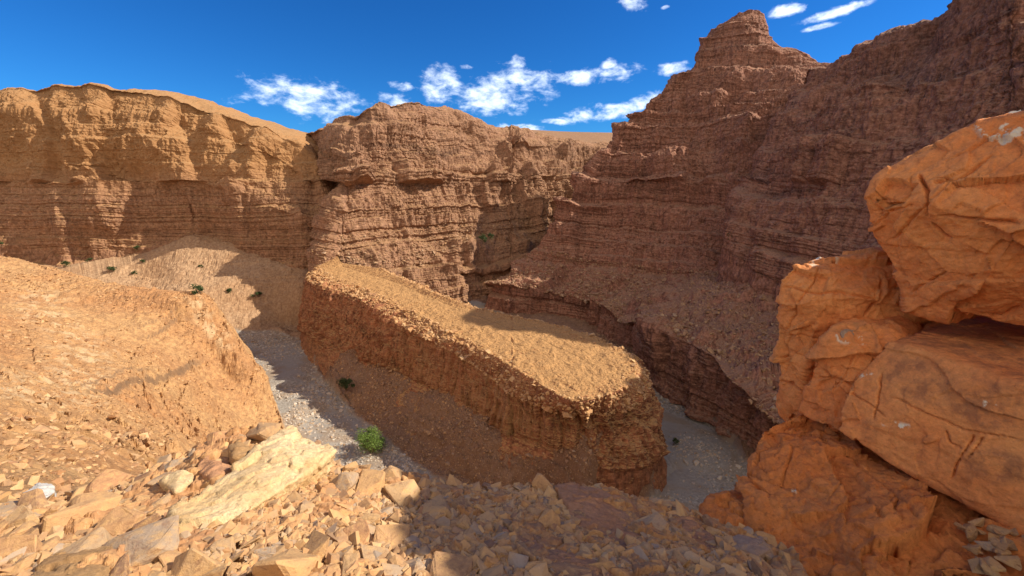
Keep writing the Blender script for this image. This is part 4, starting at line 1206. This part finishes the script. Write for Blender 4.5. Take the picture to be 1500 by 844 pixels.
def gravel(name, pts, sizes, mat, seed):
    r2 = np.random.default_rng(seed)
    shapes = []
    for _ in range(14):
        hull = bmesh.new()
        c = r2.uniform(-1, 1, (13, 3))
        c /= np.maximum(np.abs(c).max(1, keepdims=True), 0.4) ** 0.8
        for p_ in c * np.array([1, r2.uniform(0.6, 0.95), r2.uniform(0.3, 0.65)]): hull.verts.new(p_)
        g_ = bmesh.ops.convex_hull(hull, input=hull.verts[:])
        bmesh.ops.delete(hull, geom=list({e for e in g_['geom_interior'] + g_['geom_unused'] if isinstance(e, bmesh.types.BMVert)}), context='VERTS')
        bmesh.ops.triangulate(hull, faces=hull.faces[:])
        hull.verts.index_update()
        shapes.append((np.array([v.co[:] for v in hull.verts]), np.array([[v.index for v in f.verts] for f in hull.faces], int)))
        hull.free()
    pts = np.asarray(pts); sizes = np.asarray(sizes)
    allV, allF, off = [], [], 0
    which = r2.integers(0, len(shapes), len(pts))
    for si, (bv, F) in enumerate(shapes):
        m_ = which == si
        n, k = int(m_.sum()), len(bv)
        if not n: continue
        V0 = bv[None] * (sizes[m_][:, None, None] * 0.5) * r2.uniform(0.75, 1.15, (n, 1, 3))
        ax = r2.normal(size=(n, 2)) * 0.22
        q = np.c_[np.ones(n), ax, np.zeros(n)]
        yaw = r2.uniform(0, math.pi, n)
        q = np.c_[np.cos(yaw), ax[:, 0] * np.cos(yaw) + ax[:, 1] * np.sin(yaw), ax[:, 1] * np.cos(yaw) - ax[:, 0] * np.sin(yaw), np.sin(yaw)]
        q /= np.linalg.norm(q, axis=1, keepdims=True)
        w, x, y, z = q.T
        Rm = np.stack([np.stack([1 - 2 * (y * y + z * z), 2 * (x * y - z * w), 2 * (x * z + y * w)], -1), np.stack([2 * (x * y + z * w), 1 - 2 * (x * x + z * z), 2 * (y * z - x * w)], -1),
                       np.stack([2 * (x * z - y * w), 2 * (y * z + x * w), 1 - 2 * (x * x + y * y)], -1)], 1)
        allV.append((np.einsum('nij,nkj->nki', Rm, V0) + pts[m_][:, None, :]).reshape(-1, 3))
        allF.append((F[None] + (np.arange(n) * k)[:, None, None]).reshape(-1, 3) + off)
        off += n * k
    Vv = np.concatenate(allV); faces = np.concatenate(allF)
    n, k = len(Vv), 1
    me = bpy.data.meshes.new(name)
    me.vertices.add(n * k); me.vertices.foreach_set('co', Vv.astype(np.float32).ravel())
    me.loops.add(faces.size); me.loops.foreach_set('vertex_index', faces.astype(np.int32).ravel())
    me.polygons.add(len(faces)); me.polygons.foreach_set('loop_start', np.arange(0, faces.size, 3, dtype=np.int32))
    me.polygons.foreach_set('use_smooth', np.zeros(len(faces), bool))
    me.update(calc_edges=True)
    me.materials.append(mat)
    o = bpy.data.objects.new(name, me)
    COL.objects.link(o)
    o['kind'] = 'stuff'
    return o


ng = 26000
a = rng.uniform(R(-58), R(36), ng); re_ = np.interp(a, eang, erad)
r_ = np.sqrt(rng.uniform(0, 1, ng) * ((re_ + 0.1) ** 2 - 1.3 ** 2) + 1.3 ** 2)
gp = np.stack([np.sin(a) * r_, np.cos(a) * r_], -1)
gz, _ = ledge_z(gp)
gs = np.clip(rng.lognormal(math.log(0.027), 0.68, ng), 0.010, 0.13)
gpx = to_px(np.c_[gp, gz])
free = np.ones(ng, bool)
for poly in ([(812, 709), (839, 707), (866, 724), (916, 731), (948, 746), (952, 778), (914, 808), (848, 776)], [(990, 756), (1018, 763), (1055, 796), (1050, 808), (1014, 802), (990, 780)],
             [(742, 780), (770, 784), (866, 824), (880, 844), (840, 850), (780, 816)], [(30, 855), (70, 818), (130, 804), (184, 814), (158, 848)]):
    free &= (inside(gpx, [np.array(p_, float) for p_ in poly]) < -1) | (rng.random(ng) < 0.06)
gp, gz, gs = gp[free], gz[free], gs[free]
go = gravel('gravel', np.c_[gp, gz + 0.012], gs, M_gravel, 5)
tag(go, 'loose gravel and chips between the stones of the near ledge', 'gravel')


# broken rock lying on the far slopes, banks and benches
def ground_at(xy):
    a_ = np.arctan2(xy[:, 0], xy[:, 1]); r_ = np.hypot(xy[:, 0], xy[:, 1])
    i_ = np.clip(np.round((a_ - ang[0]) / (ang[1] - ang[0])).astype(int), 0, na - 1)
    j_ = np.clip(np.searchsorted(rad, r_), 0, nr - 1)
    return hz2.reshape(na, nr)[i_, j_], river.reshape(na, nr)[i_, j_]


M_scree1 = rubble_material('slope_scree', [(0.40, 0.20, 0.09), (0.50, 0.29, 0.14), (0.31, 0.155, 0.08), (0.58, 0.39, 0.21), (0.44, 0.235, 0.11)], scale=0.3, island=True)
M_scree2 = rubble_material('bank_scree', [(0.19, 0.105, 0.07), (0.31, 0.19, 0.125), (0.24, 0.135, 0.09), (0.38, 0.27, 0.19)], scale=0.3, island=True)
M_scree3 = rubble_material('bed_cobble', [(0.32, 0.29, 0.25), (0.50, 0.46, 0.40), (0.24, 0.20, 0.17), (0.60, 0.56, 0.50)], scale=0.3, island=True)
q = np.c_[rng.uniform(-150, -4, 60000), rng.uniform(5, 130, 60000)]
zq, rq = ground_at(q)
q = q[(rq < 0.1)]; zq, _ = ground_at(q)
q = np.concatenate([q, np.c_[-3 - 32 * rng.random(26000) ** 1.4, 3 + 30 * rng.random(26000) ** 1.4]])
zq, _ = ground_at(q)
keep = rng.random(len(q)) < np.clip(0.35 + 1.2 * vnoise(np.c_[q * 0.07, q[:, 0] * 0], 811), 0.08, 1)
q, zq = q[keep], zq[keep]
sq = np.clip(rng.lognormal(math.log(0.27), 0.5, len(q)), 0.1, 1.1) * np.clip(np.hypot(q[:, 0], q[:, 1]) / 40, 0.36, 1)
g1 = gravel('scree', np.c_[q, zq + sq * 0.05], sq, M_scree1, 21)
tag(g1, 'loose rock fragments strewn over the orange slope on the left', 'scree')
q = np.c_[rng.uniform(-60, 60, 70000), rng.uniform(55, 165, 70000)]
zq, rq = ground_at(q)
dbank = inside(q, bank)
kb = (rq < 0.3) & (q[:, 0] + 0.45 * q[:, 1] > -5)
kb &= rng.random(len(q)) < np.clip(0.5 + 1.2 * vnoise(np.c_[q * 0.1, q[:, 0] * 0], 813), 0.1, 1)
sq = np.clip(rng.lognormal(math.log(0.36), 0.5, len(q)), 0.12, 1.6)
g2 = gravel('scree', np.c_[q, zq + sq * 0.05][kb], sq[kb], M_scree2, 22)
tag(g2, 'fallen red-brown rock fragments on the banks below the spur', 'scree')
kr = (rq > 0.6) & (rng.random(len(q)) < np.clip(0.3 + 1.6 * vnoise(np.c_[q * 0.06, q[:, 0] * 0], 814), 0.02, 1))
q3 = np.c_[rng.uniform(-110, -20, 60000), rng.uniform(66, 165, 60000)]
z3, r3 = ground_at(q3)
k3 = (r3 > 0.6) & (rng.random(len(q3)) < np.clip(0.35 + 1.6 * vnoise(np.c_[q3 * 0.06, q3[:, 0] * 0], 815), 0.02, 1))
pts = np.concatenate([np.c_[q, zq][kr], np.c_[q3, z3][k3]])
sq = np.clip(rng.lognormal(math.log(0.36), 0.55, len(pts)), 0.1, 1.4)
g3 = gravel('cobbles', pts, sq, M_scree3, 23)
tag(g3, 'grey cobbles spread over the dry riverbed', 'cobbles')
for nm, rows, cnt, med, lab, mt, lift in (('rock_spur', (234, 345), 8000, 0.5, 'broken blocks littering the top and upper left edge of the red spur', M_scree1, 0.1),
                                ('butte', (90, 175), 9000, 0.6, 'fallen fragments on the bench below the dark butte', M_scree2, 0.05),
                                ('mountain', (105, 180), 5000, 0.7, 'fallen fragments on the talus below the central mountain', M_scree2, 0.05)):
    Gd = [g_ for n_, g_ in GRIDS if n_ == nm][0]
    iu = rng.integers(0, Gd.shape[0], cnt); iv = (rows[0] + (rows[1] - rows[0]) * rng.random(cnt) ** 1.5).astype(int)
    pp = Gd[iu, iv]
    ss = np.clip(rng.lognormal(math.log(med), 0.5, cnt), 0.2, 2.2)
    if nm == 'rock_spur': ss *= np.where(iv < 302, 1.0, 0.32)
    gg = gravel('scree', pp + np.array([0, 0, 1]) * (ss * lift)[:, None], ss, mt, 30 + cnt % 7)
    tag(gg, lab, 'scree')


# ------------------------------------------------------------------ bushes
def leaf_material(name, c1, c2):
    m, N, bs = new_mat(name)
    rnd = N.n('ShaderNodeNewGeometry').outputs['Random Per Island']
    N.t.links.new(N.mix(rnd, c1, c2), bs.inputs['Base Color'])
    bs.inputs['Roughness'].default_value = 0.7
    return m


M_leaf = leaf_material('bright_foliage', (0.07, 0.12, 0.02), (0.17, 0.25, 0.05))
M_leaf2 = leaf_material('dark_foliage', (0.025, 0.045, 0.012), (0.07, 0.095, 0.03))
M_stem, _N, _b = new_mat('shrub_stem'); _b.inputs['Base Color'].default_value = (0.16, 0.10, 0.06, 1)


def bush_meshes(seed, n, leaf, mat, lobes=9):
    r2 = np.random.default_rng(seed)
    cen = np.c_[r2.uniform(-0.4, 0.4, (lobes, 2)), r2.uniform(0.18, 0.75, lobes)]
    cen[0] = (0, 0, 0.6)
    rad = r2.uniform(0.09, 0.25, lobes)
    k = r2.integers(0, lobes, n)
    d = r2.normal(size=(n, 3)); d /= np.linalg.norm(d, axis=1, keepdims=True)
    p = cen[k] + d * (rad[k] * r2.uniform(0.2, 1.3, n) ** 0.8)[:, None]
    p[:, 2] = np.maximum(p[:, 2], 0.03)
    u = r2.normal(size=(n, 3)); u /= np.linalg.norm(u, axis=1, keepdims=True)
    v = np.cross(u, r2.normal(size=(n, 3))); v /= np.linalg.norm(v, axis=1, keepdims=True)
    s = leaf * r2.uniform(0.6, 1.4, n)[:, None]
    Q = np.stack([p - u * s * 1.3, p + v * s * 0.5, p + u * s * 1.3, p - v * s * 0.5], 1).reshape(-1, 3)
    me = bpy.data.meshes.new('foliage')
    me.vertices.add(n * 4); me.vertices.foreach_set('co', Q.astype(np.float32).ravel())
    me.loops.add(n * 4); me.loops.foreach_set('vertex_index', np.arange(n * 4, dtype=np.int32))
    me.polygons.add(n); me.polygons.foreach_set('loop_start', np.arange(0, n * 4, 4, dtype=np.int32))
    me.update(calc_edges=True); me.materials.append(mat)
    bm = bmesh.new()
    for c in cen:
        a0, b0 = Vector((c[0] * 0.1, c[1] * 0.1, -0.05)), Vector(c)
        ax = (b0 - a0)
        mt = Matrix.Translation((a0 + b0) / 2) @ ax.to_track_quat('Z', 'Y').to_matrix().to_4x4()
        bmesh.ops.create_cone(bm, cap_ends=True, segments=6, radius1=0.022, radius2=0.008, depth=ax.length, matrix=mt)
    ms = bpy.data.meshes.new('stem'); bm.to_mesh(ms); bm.free(); ms.materials.append(M_stem)
    return me, ms


def bush(name, loc, size, meshes, rot, label, cat, group=None, zs=1.0):
    e = bpy.data.objects.new(name, None)
    COL.objects.link(e)
    e.location = loc; e.scale = (size, size, size * zs); e.rotation_euler = (0, 0, rot)
    e.empty_display_size = 0.2
    for nm, me in zip(('foliage', 'stem'), meshes):
        c = bpy.data.objects.new(nm, me)
        COL.objects.link(c)
        c.parent = e
    return tag(e, label, cat, group)


green = bush_meshes(1, 5200, 0.02, M_leaf, 18)
darkb = bush_meshes(2, 2600, 0.03, M_leaf2, 9)
scrub = [bush_meshes(3 + k, 700, 0.05, M_leaf2, 6) for k in range(3)]
p = hit(545, 662)
bush('bush', p, 6.6, green, 0.4, 'bright green rounded bush standing in the sunlit gravel of the riverbed', 'bush', zs=0.95)
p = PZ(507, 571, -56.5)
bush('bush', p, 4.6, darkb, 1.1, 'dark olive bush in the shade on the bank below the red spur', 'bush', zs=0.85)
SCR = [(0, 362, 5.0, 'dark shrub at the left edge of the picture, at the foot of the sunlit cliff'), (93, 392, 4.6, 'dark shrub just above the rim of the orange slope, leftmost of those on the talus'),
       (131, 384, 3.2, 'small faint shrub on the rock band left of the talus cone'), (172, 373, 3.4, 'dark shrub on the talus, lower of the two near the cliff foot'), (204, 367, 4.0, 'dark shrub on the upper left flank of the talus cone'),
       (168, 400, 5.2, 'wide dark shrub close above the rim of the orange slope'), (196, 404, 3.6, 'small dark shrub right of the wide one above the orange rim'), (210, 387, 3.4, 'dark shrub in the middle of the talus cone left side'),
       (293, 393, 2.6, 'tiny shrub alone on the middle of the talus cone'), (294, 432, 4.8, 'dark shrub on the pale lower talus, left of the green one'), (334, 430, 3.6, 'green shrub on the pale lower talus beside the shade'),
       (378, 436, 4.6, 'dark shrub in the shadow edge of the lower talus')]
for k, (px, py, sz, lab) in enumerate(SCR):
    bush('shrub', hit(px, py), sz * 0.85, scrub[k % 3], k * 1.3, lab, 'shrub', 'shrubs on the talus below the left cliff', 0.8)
bush('shrub', PZ(986, 652, -60.0), 1.9, scrub[1], 0.5, 'small dark shrub in the shaded gravel of the gorge on the right', 'shrub')
for k, (px, py, Y, sz, lab) in enumerate(((708, 357, 222, 5.5, 'green shrub on the sunlit slope below the central mountain'), (716, 352, 224, 4, 'smaller green shrub beside the one on the slope of the central mountain'),
                                          (1070, 356, 150, 6.5, 'dark shrub high in the cleft between the butte and the nearer wall'))):
    bush('shrub', PD(px, py, Y - 3), sz, scrub[k], k, lab, 'shrub')
